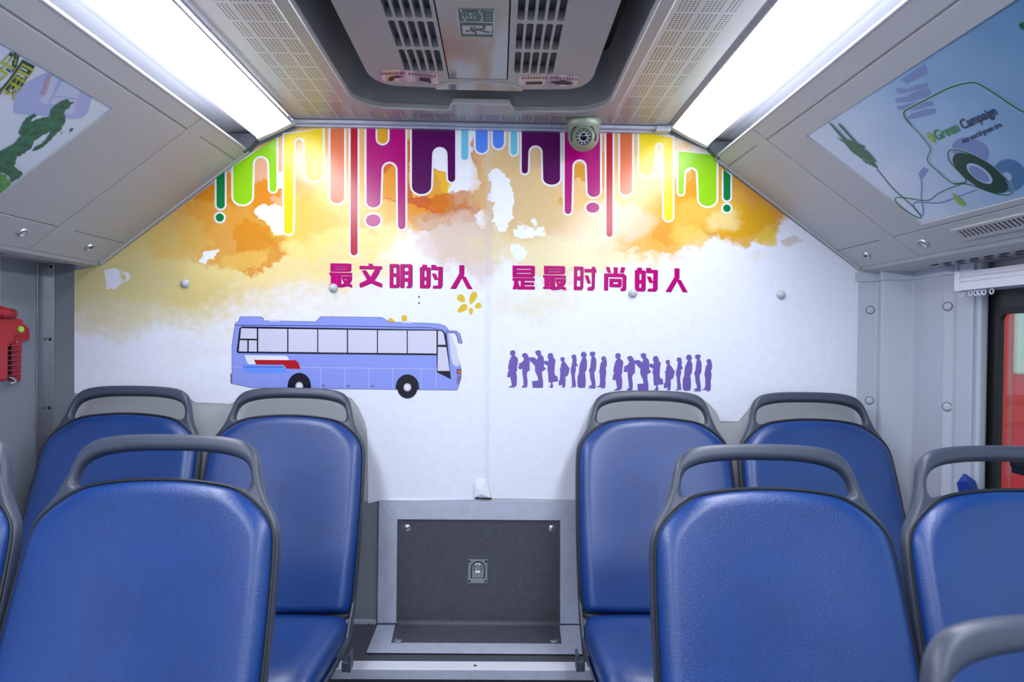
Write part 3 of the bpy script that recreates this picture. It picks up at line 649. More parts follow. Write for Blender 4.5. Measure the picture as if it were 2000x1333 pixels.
BLOBS = [
    # left sheet, broad washes then patches (centre px, radii px, colour, softness, opacity, raggedness)
    (420, 420, 330, 190, (240, 214, 140), 0.7, 0.85, 0.35, True),
    (640, 300, 290, 150, (234, 172, 74), 0.6, 0.9, 0.35, True),
    (300, 520, 180, 100, (222, 200, 126), 0.6, 0.85, 0.5, True),
    (215, 545, 110, 60, (216, 204, 150), 0.5, 0.75, 0.6, True),
    (250, 620, 120, 35, (226, 220, 190), 0.9, 0.7, 0.6, True),
    (560, 515, 190, 45, (244, 220, 150), 0.8, 0.85, 0.5, True),
    (380, 690, 60, 20, (236, 232, 236), 0.9, 0.6, 0.6),
    (500, 345, 85, 70, (230, 170, 140), 0.4, 0.85, 0.5),
    (455, 470, 90, 36, (218, 156, 140), 0.9, 0.7, 0.6),
    (385, 430, 60, 50, (230, 168, 70), 0.4, 0.8, 0.6),
    (434, 392, 52, 60, (222, 132, 4), 0.04, 0.95, 0.5),
    (505, 400, 46, 56, (226, 138, 2), 0.04, 0.95, 0.55),
    (462, 420, 34, 36, (222, 124, 10), 0.1, 0.8, 0.6),
    (450, 455, 100, 62, (228, 164, 64), 0.3, 0.9, 0.6),
    (510, 480, 62, 52, (222, 142, 20), 0.08, 0.85, 0.55),
    (480, 505, 46, 22, (238, 190, 90), 0.3, 0.8, 0.6),
    (540, 465, 24, 30, (214, 140, 24), 0.2, 0.7, 0.6),
    (345, 470, 60, 40, (226, 186, 100), 0.3, 0.7, 0.6),
    (610, 430, 75, 60, (246, 206, 90), 0.5, 0.85, 0.6),
    (690, 440, 90, 60, (242, 200, 104), 0.5, 0.8, 0.6),
    (640, 480, 90, 24, (250, 226, 140), 0.7, 0.8, 0.6),
    (760, 410, 80, 62, (236, 176, 60), 0.4, 0.85, 0.6),
    (770, 330, 40, 66, (212, 90, 10), 0.08, 0.9, 0.5),
    (762, 352, 26, 34, (238, 160, 30), 0.05, 0.85, 0.6),
    (720, 475, 80, 26, (248, 224, 140), 0.8, 0.8, 0.6),
    (905, 330, 62, 100, (242, 242, 250), 0.1, 1.0, 0.5),
    (852, 372, 26, 42, (228, 156, 20), 0.04, 0.95, 0.5),
    (868, 360, 14, 22, (240, 190, 40), 0.05, 0.8, 0.6),
    (832, 408, 62, 26, (204, 88, 2), 0.04, 0.95, 0.55),
    (800, 420, 30, 18, (232, 150, 20), 0.05, 0.9, 0.55),
    (862, 398, 40, 20, (218, 118, 20), 0.1, 0.9, 0.6),
    (912, 402, 42, 36, (206, 130, 60), 0.2, 0.85, 0.6),
    (900, 425, 26, 22, (196, 104, 30), 0.1, 0.7, 0.6),
    (945, 310, 15, 80, (208, 118, 56), 0.15, 0.9, 0.5),
    (940, 395, 18, 50, (206, 130, 74), 0.15, 0.9, 0.6),
    (900, 470, 72, 52, (222, 194, 172), 0.6, 0.85, 0.6),
    (935, 520, 40, 34, (222, 200, 188), 0.6, 0.75, 0.6),
    (838, 436, 34, 18, (212, 164, 118), 0.3, 0.75, 0.6),
    (830, 490, 34, 16, (230, 212, 204), 0.7, 0.7, 0.6),
    (535, 412, 20, 28, (246, 246, 252), 0.04, 1.0, 0.55),
    (548, 350, 10, 20, (244, 244, 250), 0.04, 1.0, 0.55),
    (403, 498, 12, 8, (246, 246, 252), 0.04, 1.0, 0.6),
    (222, 540, 18, 22, (236, 236, 252), 0.04, 1.0, 0.6),
    (935, 430, 16, 26, (244, 244, 252), 0.05, 1.0, 0.55),
    (600, 310, 26, 40, (240, 200, 150), 0.5, 0.6, 0.5),
    # right sheet
    (1080, 380, 140, 165, (222, 188, 132), 0.35, 0.95, 0.35, True),
    (1220, 350, 140, 130, (238, 196, 130), 0.5, 0.95, 0.35, True),
    (1120, 495, 170, 44, (238, 224, 178), 0.7, 0.9, 0.45, True),
    (1050, 595, 80, 26, (234, 228, 198), 0.9, 0.7, 0.6, True),
    (1100, 300, 70, 40, (226, 186, 140), 0.5, 0.7, 0.6),
    (1180, 300, 60, 50, (226, 160, 96), 0.5, 0.7, 0.6),
    (1290, 410, 120, 80, (236, 176, 62), 0.5, 0.9, 0.5, True),
    (1430, 385, 130, 85, (224, 156, 8), 0.2, 0.95, 0.4, True),
    (1270, 460, 66, 32, (238, 176, 70), 0.1, 0.85, 0.6),
    (1300, 445, 30, 26, (232, 156, 40), 0.1, 0.8, 0.6),
    (1350, 460, 40, 24, (240, 200, 90), 0.4, 0.8, 0.6),
    (1462, 445, 58, 38, (224, 168, 14), 0.3, 0.9, 0.6),
    (1385, 412, 56, 36, (244, 210, 100), 0.9, 0.55, 0.6),
    (1420, 430, 24, 18, (250, 236, 180), 0.9, 0.5, 0.6),
    (1500, 470, 26, 16, (232, 196, 70), 0.4, 0.8, 0.6),
    (1135, 338, 26, 26, (222, 150, 16), 0.04, 0.9, 0.55),
    (1178, 330, 16, 34, (224, 150, 30), 0.05, 0.85, 0.55),
    (1090, 400, 12, 10, (226, 160, 50), 0.06, 0.8, 0.6),
    (1215, 430, 60, 36, (238, 202, 164), 0.5, 0.85, 0.6),
    (1160, 450, 80, 30, (234, 206, 170), 0.6, 0.7, 0.6),
    (978, 400, 26, 66, (246, 246, 254), 0.04, 1.0, 0.5),
    (1030, 444, 24, 12, (244, 244, 254), 0.04, 1.0, 0.6),
    (1016, 494, 20, 20, (240, 244, 252), 0.04, 1.0, 0.6),
    (1098, 405, 9, 12, (246, 246, 252), 0.04, 1.0, 0.6),
    (1550, 476, 13, 11, (196, 170, 150), 0.6, 0.6, 0.6),
    (1480, 510, 20, 10, (236, 228, 216), 1.0, 0.4, 0.6),
]
M['water'] = watercolour()
def pm(name, rgb): return mat('print_' + name, rgb, 0.20, spec=0.36)
INK = {n: pm(n, c) for n, c in dict(green=(0, 128, 62), lime=(150, 212, 22), yellow=(248, 218, 22), orange=(222, 112, 62), red=(186, 16, 42), magenta=(176, 2, 116), purple=(84, 4, 84), sky=(110, 196, 226), blue=(86, 136, 238), white=(236, 236, 246),
      gold=(226, 164, 40), bus=(142, 156, 236), busline=(52, 52, 92), pane=(212, 210, 232), black=(18, 16, 36), busred=(184, 6, 24), bussky=(108, 152, 250), grey=(110, 110, 130), amber=(226, 96, 40), mauve=(128, 108, 168), people=(112, 92, 172), letter=(186, 0, 116), lettershade=(72, 14, 100), petal=(226, 190, 50), dotgreen=(12, 84, 60), tape=(238, 240, 250)).items()}
for k_ in ('letter', 'lettershade'): INK[k_].node_tree.nodes['Principled BSDF'].inputs['Specular IOR Level'].default_value = 0.15
def poster_sheet(name, poly, parent):
    v, f = slab([poly], wfr, 0.0006, 0.0022)
    o = obj(name, (v, f), M['water'], parent)
    org = WO[parent.name]; uv = o.data.uv_layers.new(name='art')
    for l in o.data.loops:
        p = o.data.vertices[l.vertex_index].co + org; uv.data[l.index].uv = (p.x, p.z)
    return o
left = [(145, 529), (165, 524), (192, 519), (204, 514), (489, 305), (497, 291), (507, 284), (586, 250), (955, 250), (955, 974), (938, 976), (738, 979), (719, 984), (718, 900), (717, 842), (712, 822), (700, 796), (686, 778), (660, 772), (480, 772), (449, 790), (418, 788), (383, 787), (360, 773), (190, 773), (145, 768)]
right = [(955, 250), (1299, 260), (1380, 293), (1396, 316), (1670, 524), (1676, 532), (1676, 790), (1650, 778), (1632, 773), (1490, 776), (1476, 783), (1458, 805), (1442, 824), (1406, 823), (1399, 806), (1386, 790), (1370, 778), (1180, 775), (1166, 778), (1152, 800), (1146, 826), (1140, 975), (1128, 977), (955, 974)]
pL = thing('mural_sheet', 'left half of the printed rear mural, with the lilac coach picture', 'mural', tuple(wall_at(500, 780)), 'mural sheets on the rear wall')
pR = thing('mural_sheet', 'right half of the printed rear mural, with the purple queue of people', 'mural', tuple(wall_at(1300, 780)), 'mural sheets on the rear wall')
poster_sheet('sheet', left, pL); poster_sheet('sheet', right, pR)
K0 = 0.0024
def ink(name, loops_list, m, parent, lay=0): return obj(name, join(*[flat(l if isinstance(l[0], list) else [l], wfr, K0 + lay * 0.00025) for l in loops_list]), INK[m], parent)
def arc(cx, cy, rx, ry, t0, t1, n=12): return [(cx + rx * math.cos(math.radians(t0 + (t1 - t0) * i / n)), cy + ry * math.sin(math.radians(t0 + (t1 - t0) * i / n))) for i in range(n + 1)]
def comb(top, legs, gaps=()):
    """hanging drip: legs (x0, x1, bottom, arc start), arches between them (x0, x1, crown)"""
    o = [(legs[0][0] if len(legs[0]) < 5 else legs[0][4], top[0])]
    for i, l in enumerate(legs):
        x0, x1, bt, sa = l[:4]
        o += arc((x0 + x1) / 2, sa, (x1 - x0) / 2, bt - sa, 180, 0)
        if i < len(gaps):
            g0, g1, cr = gaps[i]; r = (g1 - g0) / 2
            o += arc((g0 + g1) / 2, cr + r, r, r, 180, 360)
    o.append((legs[-1][1] if len(legs[-1]) < 5 else legs[-1][4], top[1]))
    return o
def sl_(x0, x1, bt, xt=None): r = (x1 - x0) / 2; return (x0, x1, bt, bt - r) if xt is None else (x0, x1, bt, bt - r, xt)
T = 251
DR = [
    (pL, 'green', comb((343, 334), [sl_(423, 439, 408)])), (pL, 'green', ell(429.3, 425.2, 8, 8)),
    (pL, 'lime', comb((325, 268), [(455.4, 492.5, 399.7, 384), sl_(526.8, 540, 375)], [(494, 525.5, 304.8)])),
    (pL, 'yellow', comb((263, T), [sl_(555, 572, 457.7), (596.6, 630.3, 353.3, 336)], [(574.5, 595, 269)])),
    (pL, 'orange', comb((T, T), [(645.4, 672, 397.6, 386)])),
    (pL, 'red', comb((T, T), [sl_(684.8, 698.3, 499, None)])),
    (pL, 'magenta', comb((T, T), [(715.8, 743, 405.5, 394), sl_(777.3, 791.8, 448)], [(745, 776.5, 316)])), (pL, 'magenta', ell(728.9, 430.7, 14.5, 12)),
    (pL, 'purple', comb((T, T), [(804.5, 842, 379.4, 364), sl_(875, 889, 355.6)], [(844, 874, 287)])),
    (pL, 'sky', comb((T, T), [sl_(901, 914.5, 312.7)])), (pL, 'blue', comb((T, T), [sl_(929, 953, 299)])),
    (pR, 'blue', comb((T, T), [(962.4, 984.2, 290.2, 278)])), (pR, 'sky', comb((T + 1, T + 1), [sl_(997.4, 1010, 302.8)])),
    (pR, 'purple', comb((T + 2, T + 3), [sl_(1019, 1031, 339), (1061, 1094, 361, 349)], [(1032, 1060, 284)])),
    (pR, 'magenta', comb((T + 3, T + 5), [sl_(1103, 1116, 418.2), (1147.8, 1172, 384.9, 375)], [(1118, 1146, 311.5)])), (pR, 'magenta', ell(1157.9, 405.9, 12.9, 10)),
    (pR, 'red', comb((T + 5, T + 5), [sl_(1184.5, 1196.5, 463)])),
    (pR, 'orange', comb((T + 6, T + 6), [(1211.2, 1234.6, 380.7, 371)])),
    (pR, 'yellow', comb((T + 7, T + 18), [(1248.6, 1278, 343.4, 331), sl_(1297, 1313.8, 431.6)], [(1279.5, 1296, 279)])),
    (pR, 'lime', comb((295.8, 303), [sl_(1325, 1335, 380.4), (1364.8, 1399.5, 403, 388)], [(1336.5, 1363, 326.5)])),
    (pR, 'green', comb((331, 342), [sl_(1413, 1426.4, 391.9)])), (pR, 'green', ell(1419.7, 407, 7.3, 7.3)),
]
for par, cname, loop in DR:
    nm = 'paint_drip' if len(loop) != 28 else 'paint_dot'
    halo = offset_poly(loop, 3.7)
    if nm == 'paint_drip': halo = [(a, max(b, min(loop[0][1], loop[-1][1]) - 0.5)) for a, b in halo]
    d = obj(nm, join(mi(flat([halo], wfr, K0), 0), mi(flat([loop], wfr, K0 + 0.0003), 1)), [INK['white'], INK[cname]], par)
    d['label'] = cname + (' paint drip with a white outline' if nm == 'paint_drip' else ' paint dot with a white outline')
g_ = comb((T, T), [sl_(737, 757.5, 280.8)])
obj('drip_gap', join(mi(flat([[(a, max(b, T - 0.5)) for a, b in offset_poly(g_, 3.4)]], wfr, K0 + 0.0005), 0), mi(flat([g_], wfr, K0 + 0.0007), 1)), [INK['white'], INK['gold']], pL)
# --- coach picture
bz = lambda l: zm(430, 500, 3.7736, l)
bus = obj('coach_picture', flat([bz([(88, 700), (88, 660), (112, 500), (140, 480), (145, 455), (160, 450), (305, 452), (318, 462), (318, 480), (705, 487), (740, 450), (1190, 455), (1250, 490), (1540, 498), (1620, 505), (1660, 520), (1680, 545), (1700, 600), (1740, 700), (1765, 800), (1775, 840), (1775, 900), (1745, 990), (1460, 987), (1300, 985), (665, 978), (500, 975), (230, 972), (80, 940), (88, 870)])], wfr, K0 + 0.0003), INK['bus'], pL)
bus['label'] = 'lilac coach printed in side view'
body_out = bz([(88, 700), (88, 660), (112, 500), (140, 480), (145, 455), (160, 450), (305, 452), (318, 462), (318, 480), (705, 487), (740, 450), (1190, 455), (1250, 490), (1540, 498), (1620, 505), (1660, 520), (1680, 545), (1700, 600), (1740, 700), (1765, 800), (1775, 840), (1775, 900), (1745, 990), (1460, 987), (1300, 985), (665, 978), (500, 975), (230, 972), (80, 940), (88, 870)])
def bp(name, loops, m, lay): return obj(name, join(*[flat([bz(l)], wfr, K0 + 0.0003 + lay * 0.0002) for l in loops]), INK[m], bus)
obj('outline', flat([offset_poly(body_out, 0.8)], wfr, K0 + 0.0001), INK['busline'], bus)
bp('mirror', [[(1660, 550), (1740, 553), (1768, 575), (1786, 640), (1775, 650), (1753, 640), (1743, 592), (1728, 570), (1665, 569)]], 'busline', 1)
bp('mirror', [[(1665, 554), (1738, 557), (1764, 578), (1781, 638), (1774, 645), (1758, 637), (1748, 588), (1731, 565), (1665, 564)]], 'bus', 2)
bp('roof_vent', [[(360, 484), (370, 469), (430, 471), (438, 486)], [(1338, 495), (1350, 481), (1412, 484), (1418, 497)]], 'pane', 1)
bp('window_band', [[(160, 521), (1590, 545), (1640, 550), (1668, 578), (1702, 912), (1660, 890), (1597, 860), (1595, 734), (130, 718), (121, 705), (142, 535)]], 'black', 1)
bp('pane', [[(154, 534), (270, 537), (270, 612), (147, 610)], [(145, 622), (200, 623), (200, 706), (137, 705)], [(211, 623), (270, 624), (270, 707), (211, 706)], [(281, 537), (494, 540), (494, 709), (281, 706)], [(503, 540), (715, 543), (715, 711), (503, 709)], [(723, 543), (934, 546), (934, 714), (723, 712)], [(943, 546), (1155, 549), (1155, 716), (943, 714)], [(1163, 549), (1375, 551), (1375, 718), (1163, 716)], [(1383, 551), (1594, 553), (1594, 720), (1383, 718)], [(1605, 553), (1632, 555), (1648, 575), (1662, 656), (1605, 656)], [(1605, 672), (1667, 674), (1692, 849), (1602, 849)]], 'pane', 2)
bp('windscreen', [[(1680, 566), (1700, 575), (1740, 680), (1762, 780), (1764, 812), (1735, 815), (1715, 800), (1703, 760)]], 'pane', 1)
bp('stripe', [[(180, 733), (485, 737), (500, 748), (508, 772), (255, 772), (262, 800), (210, 800), (195, 780)]], 'white', 1)
bp('stripe', [[(160, 803), (455, 808), (478, 825), (495, 865), (215, 865), (180, 850)]], 'bussky', 1)
bp('stripe', [[(250, 767), (555, 770), (575, 785), (593, 835), (488, 832), (475, 810), (460, 803), (265, 801)]], 'busred', 2)
hl = [[(90, 817), (500, 820), (1592, 833), (1592, 836), (500, 823), (90, 820)], [(112, 509), (900, 515), (1540, 527), (1640, 545), (1640, 549), (1540, 532), (900, 520), (112, 514)]]
bp('panel_line', hl[:1] + [[(x, 824), (x + 3, 824), (x + 3, 980), (x, 980)] for x in (738, 917, 1095, 1272, 1480, 1592)], 'pane', 1)
bp('roof_line', hl[1:], 'busline', 1)
for cx, cy, top in ((583, 958, 863), (1380, 968, 874)):
    bp('wheel_arch', [arc(cx, cy, 86, cy - top, 180, 360) + [(cx + 86, cy + 16), (cx - 86, cy + 16)]], 'black', 3)
    bp('tyre', [ell(cx, cy + 6, 74, 78, 36)], 'black', 4)
    w = bp('hub', [ell(cx, cy + 2, 28, 29)], 'white', 5); obj('hub_ring', flat([bz(ell(cx, cy + 2, 24, 25)), bz(ell(cx, cy + 2, 21, 22))], wfr, K0 + 0.0015), INK['grey'], bus)
bp('head_lamp', [[(1744, 835), (1776, 838), (1778, 874), (1744, 870)]], 'busline', 2); bp('head_lamp', [[(1750, 843), (1774, 845), (1775, 868), (1750, 866)]], 'amber', 3)
bp('grille', [[(1745, 880), (1777, 885), (1774, 915), (1758, 945), (1744, 945)]], 'mauve', 2)
bp('rear_bumper', [[(74, 868), (89, 870), (88, 942), (76, 940)]], 'grey', 2)
bp('door_pull', [[(748, 950), (772, 950), (772, 965), (748, 965)], [(930, 952), (953, 952), (953, 967), (930, 967)], [(1110, 954), (1134, 954), (1134, 969), (1110, 969)]], 'mauve', 2)
# petals and dots
pet = lambda cx, cy, rx, ry, r: bz([(cx + math.cos(r) * rx * math.cos(t) - math.sin(r) * ry * math.sin(t) * (1 - 0.35 * math.cos(t)), cy + math.sin(r) * rx * math.cos(t) + math.cos(r) * ry * math.sin(t) * (1 - 0.35 * math.cos(t))) for t in (2 * math.pi * i / 20 for i in range(20))])
ink('petals', [pet(1778, 316, 34, 26, 0.8), pet(1862, 312, 50, 24, 2.0), pet(1785, 390, 44, 24, 2.5), pet(1848, 410, 27, 16, 1.6), pet(1900, 370, 27, 20, 2.6)], 'petal', pL)
obj('petals', join(flat([pet(1262, 482, 26, 20, 0.3)], wfr, K0 - 0.0001), flat([pet(1356, 468, 32, 20, 1.7)], wfr, K0 - 0.0001)), INK['petal'], pL)
ink('green_dots', [bz(ell(1466, 303, 7, 7)), bz(ell(1466, 349, 7, 7))], 'dotgreen', pL)
# --- queue of people
PEO = [
 [(150, 150), (175, 133), (205, 130), (235, 145), (245, 180), (235, 215), (240, 235), (275, 260), (290, 295), (285, 350), (275, 420), (270, 500), (255, 520), (272, 620), (268, 700), (262, 770), (240, 775), (235, 795), (120, 797), (125, 785), (165, 765), (178, 745), (165, 680), (150, 610), (95, 615), (98, 580), (110, 515), (125, 500), (125, 480), (110, 470), (118, 400), (135, 320), (155, 265), (180, 238), (150, 218), (148, 195), (143, 185), (150, 170)],
 [(355, 215), (375, 190), (410, 178), (445, 190), (470, 230), (480, 260), (490, 290), (498, 330), (495, 490), (460, 515), (445, 560), (455, 650), (460, 720), (450, 790), (410, 800), (357, 798), (360, 770), (395, 745), (385, 735), (382, 650), (370, 580), (362, 460), (345, 472), (310, 470), (292, 445), (295, 415), (310, 405), (300, 385), (305, 365), (350, 350), (380, 320), (395, 285), (370, 250), (360, 230)],
 [(590, 155), (620, 138), (655, 130), (690, 145), (700, 180), (695, 205), (740, 250), (750, 300), (750, 420), (790, 470), (745, 490), (740, 505), (715, 510), (720, 600), (735, 680), (735, 800), (650, 805), (545, 800), (538, 680), (645, 672), (640, 610), (605, 540), (588, 490), (592, 415), (500, 320), (480, 270), (500, 257), (570, 255), (600, 275), (625, 300), (640, 240), (610, 215), (600, 185)],
 [(815, 215), (835, 190), (870, 180), (900, 190), (915, 230), (925, 275), (952, 295), (952, 340), (940, 420), (935, 530), (950, 585), (985, 585), (1005, 685), (900, 700), (905, 740), (915, 760), (900, 805), (868, 808), (872, 795), (820, 785), (860, 770), (875, 710), (830, 705), (825, 610), (818, 500), (805, 490), (815, 405), (770, 390), (750, 365), (755, 320), (800, 318), (820, 335), (830, 295), (815, 260)],
 [(1040, 275), (1060, 255), (1085, 250), (1115, 265), (1118, 300), (1110, 330), (1145, 365), (1160, 400), (1178, 400), (1170, 415), (1205, 450), (1190, 540), (1160, 600), (1130, 600), (1135, 680), (1125, 795), (1050, 797), (1075, 780), (1070, 745), (1020, 762), (1008, 740), (1010, 685), (1030, 650), (1035, 590), (1037, 490), (1020, 475), (1045, 445), (1050, 385), (1070, 350), (1045, 315)],
 [(1240, 230), (1255, 210), (1290, 208), (1318, 220), (1325, 260), (1332, 310), (1325, 350), (1352, 410), (1312, 425), (1318, 470), (1310, 520), (1300, 550), (1300, 620), (1312, 700), (1318, 780), (1300, 795), (1270, 785), (1250, 800), (1210, 795), (1245, 775), (1245, 690), (1235, 560), (1220, 515), (1225, 460), (1240, 410), (1250, 350), (1258, 290), (1235, 270), (1240, 250)],
 [(1410, 180), (1440, 157), (1480, 162), (1508, 200), (1505, 240), (1490, 260), (1515, 320), (1515, 400), (1505, 490), (1480, 525), (1490, 640), (1492, 720), (1480, 800), (1380, 806), (1365, 785), (1335, 775), (1350, 755), (1340, 720), (1345, 600), (1370, 530), (1370, 470), (1385, 380), (1420, 290), (1435, 262), (1410, 245), (1402, 215)],
 [(1558, 180), (1580, 162), (1630, 155), (1662, 170), (1660, 210), (1645, 240), (1675, 290), (1682, 350), (1675, 470), (1645, 530), (1650, 620), (1665, 700), (1665, 815), (1530, 815), (1535, 805), (1575, 795), (1535, 775), (1595, 750), (1590, 700), (1570, 640), (1560, 540), (1545, 490), (1570, 430), (1580, 330), (1590, 265), (1605, 250), (1570, 235), (1565, 205)],
 [(1765, 270), (1785, 240), (1815, 235), (1845, 250), (1855, 290), (1868, 350), (1865, 410), (1845, 450), (1858, 510), (1850, 590), (1840, 640), (1845, 720), (1835, 805), (1765, 815), (1760, 805), (1790, 795), (1685, 788), (1690, 775), (1730, 765), (1745, 700), (1740, 560), (1728, 520), (1740, 440), (1755, 360), (1785, 320), (1765, 295)]]
for dx, dy in ((0, 0), (205.6, 5.6)):
    for p in PEO: ink('silhouette', [[(980 + a / 9.09 + dx, 670 + b / 9.09 + dy) for a, b in p]], 'people', pR)
# --- lettering
ZUI = [[(178, 170), (640, 178), (655, 190), (655, 330), (625, 362), (178, 360)], [(155, 380), (672, 390), (672, 452), (155, 437)], [(185, 430), (420, 430), (425, 722), (340, 716), (320, 692), (155, 690), (155, 650), (188, 650)], [(437, 468), (672, 465), (672, 535), (645, 600), (610, 637), (672, 660), (672, 727), (560, 692), (440, 724), (435, 652), (490, 632), (455, 560), (437, 520)]]
ZUIH = {0: [rect(270, 560, 236, 250), rect(270, 552, 296, 312)], 2: [rect(283, 328, 450, 463), rect(283, 328, 537, 552), rect(283, 328, 622, 638)], 3: [[(480, 528), (565, 534), (548, 560), (500, 542)]]}
DE = [[(235, 262), (280, 257), (300, 200), (400, 205), (385, 260), (460, 265), (480, 290), (478, 690), (440, 747), (235, 742)], [(500, 205), (605, 210), (600, 248), (740, 250), (760, 265), (752, 690), (715, 748), (525, 747), (545, 685), (650, 680), (660, 330), (490, 320)], [(508, 402), (600, 408), (655, 550), (565, 548)]]
DEH = {0: [rect(335, 385, 340, 485), rect(332, 380, 565, 665)]}
REN = [[(1140, 212), (1250, 215), (1248, 430), (1215, 470), (1055, 757), (935, 752), (1140, 410)], [(1193, 500), (1232, 465), (1285, 480), (1440, 762), (1325, 757)]]
def shift(P, f): return [[f(a, b) for a, b in l] for l in P]
def shifth(H, f): return {k: [[f(a, b) for a, b in l] for l in v] for k, v in H.items()}
CH = [
 (pL, 630, 11.765, 500, ZUI, ZUIH),
 (pL, 630, 11.765, 500, [[(1045, 180), (1140, 180), (1165, 240), (1070, 240)], [(848, 228), (1362, 238), (1362, 307), (848, 302)], [(895, 332), (1000, 332), (1105, 490), (1180, 560), (1362, 635), (1362, 728), (1220, 680), (1108, 628), (1015, 545)], [(1210, 300), (1330, 303), (1280, 420), (1190, 555), (1108, 632), (880, 725), (848, 715), (848, 632), (1020, 550), (1105, 480)]], {}),
 (pL, 630, 11.765, 500, [[(1540, 188), (1740, 188), (1765, 205), (1770, 690), (1740, 737), (1540, 735)], [(1785, 190), (2030, 190), (2060, 220), (2060, 690), (2020, 740), (1930, 738), (1925, 715), (1960, 680), (1960, 592), (1880, 592), (1875, 738), (1785, 735)]], {0: [rect(1622, 1695, 268, 400), rect(1622, 1690, 480, 660)], 1: [rect(1880, 1970, 268, 350), rect(1880, 1970, 432, 508)]}),
 (pL, 800, 11.765, 500, DE, DEH), (pL, 800, 11.765, 500, REN, {}),
 (pR, 990, 11.11, 500, [[(122, 208), (590, 215), (600, 230), (598, 420), (560, 465), (122, 460)], [(122, 475), (598, 480), (598, 542), (122, 537)], [(160, 530), (230, 530), (265, 657), (598, 662), (598, 728), (220, 725), (205, 690), (195, 725), (122, 722), (150, 620)], [(298, 530), (375, 532), (375, 690), (298, 690)], [(360, 570), (580, 573), (580, 634), (360, 632)]], {0: [rect(205, 520, 278, 300), rect(203, 515, 366, 388)]}),
 (pR, 990, 11.11, 500, shift(ZUI, lambda a, b: (805 + (a - 178) * .944, 215 + (b - 170) * .955)), shifth(ZUIH, lambda a, b: (805 + (a - 178) * .944, 215 + (b - 170) * .955))),
 (pR, 990, 11.11, 500, [[(1455, 230), (1640, 232), (1658, 250), (1650, 690), (1610, 744), (1450, 740)], [(1680, 280), (1930, 285), (1935, 362), (1680, 354)], [(1840, 233), (1910, 238), (1905, 360), (1898, 700), (1850, 752), (1745, 750), (1750, 685), (1815, 670), (1838, 655)], [(1688, 425), (1760, 425), (1815, 597), (1745, 597)]], {0: [rect(1520, 1590, 305, 445), rect(1512, 1588, 530, 665)]}),
 (pR, 1170, 11.11, 510, [[(145, 128), (220, 130), (255, 252), (180, 250)], [(315, 135), (398, 138), (395, 277), (315, 275)], [(480, 135), (562, 138), (530, 252), (450, 250)], [(110, 268), (540, 272), (588, 320), (583, 610), (545, 652), (460, 650), (475, 595), (505, 570), (510, 352), (195, 345), (188, 640), (105, 638)], [(225, 382), (470, 388), (485, 400), (480, 545), (440, 570), (222, 562)]], {4: [rect(300, 410, 456, 498)]}),
 (pR, 1170, 11.11, 510, shift(DE, lambda a, b: (775 + (a - 235) * .944, 145 + (b - 202) * .944)), shifth(DEH, lambda a, b: (775 + (a - 235) * .944, 145 + (b - 202) * .944))),
 (pR, 1170, 11.11, 510, shift(REN, lambda a, b: (1635 + (a - 1140) * .944, 158 + (b - 212) * .944)), {}),
]
for par, ox, s, oy, P, H in CH:
    gs = []
    for i, l in enumerate(P):
        hs = H.get(i, [])
        gs.append(mi(flat([zm(ox + 0.9, oy + 0.8, s, l)] + [zm(ox + 0.9, oy + 0.8, s, h) for h in hs], wfr, K0 + 0.0002 + i * 0.00003), 0))
        gs.append(mi(flat([zm(ox, oy, s, l)] + [zm(ox, oy, s, h) for h in hs], wfr, K0 + 0.0004 + i * 0.00003), 1))
    obj('character', join(*gs), [INK['lettershade'], INK['letter']], par)
def tape_mat():
    m = mat('clear_tape', (236, 238, 248), 0.2, spec=0.5); nt = m.node_tree; o = nt.nodes['Material Output']; b = nt.nodes['Principled BSDF']
    t = nt.nodes.new('ShaderNodeBsdfTransparent'); x = nt.nodes.new('ShaderNodeMixShader'); x.inputs[0].default_value = 0.12
    nt.links.new(t.outputs[0], x.inputs[1]); nt.links.new(b.outputs[0], x.inputs[2]); nt.links.new(x.outputs[0], o.inputs[0]); return m
# tape over the seam, and the white knobs that hold the sheets
tp = thing('tape_strip', 'clear white tape strip down the seam between the mural sheets', 'tape', tuple(wall_at(955, 975)))
obj('tape', slab([[(951.5, 252), (960, 252), (959, 600), (953.5, 970), (946, 975), (947, 600)]], wfr, 0.0046, 0.0050), tape_mat(), tp)
obj('tape_end', ([wall_at(926, 972, 0.007), wall_at(958, 973, 0.008), wall_at(953, 948, 0.006), wall_at(941, 955, 0.011), wall_at(927, 946, 0.007), wall_at(940, 966, 0.013), wall_at(950, 935, 0.0055), wall_at(932, 935, 0.0055)], [(0, 5, 4), (0, 1, 5), (5, 1, 2), (5, 2, 3), (5, 3, 4), (3, 2, 6), (3, 6, 7), (4, 3, 7)]), INK['tape'], tp)
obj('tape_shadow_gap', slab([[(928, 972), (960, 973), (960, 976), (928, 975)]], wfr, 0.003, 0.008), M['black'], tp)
KN = [((362, 554), 'white wall knob left of the slogan, on the yellow wash'), ((651, 563), 'white wall knob under the first character of the slogan'), ((1236, 573), 'white wall knob below the right half of the slogan, under its fifth character'), ((1525, 576), 'white wall knob right of the slogan, on the blank white')]
for (px, py), lb in KN:
    c = wall_at(px, py, 0.003)
    o = obj('wall_knob', lathe([(0, 0.012), (0.005, 0.0115), (0.009, 0.009), (0.012, 0.005), (0.0132, 0.0)], c, (0, -1, 0), 24), M['cap'], None, smooth=True)
    tag(o, lb, 'knob', 'white wall knobs')

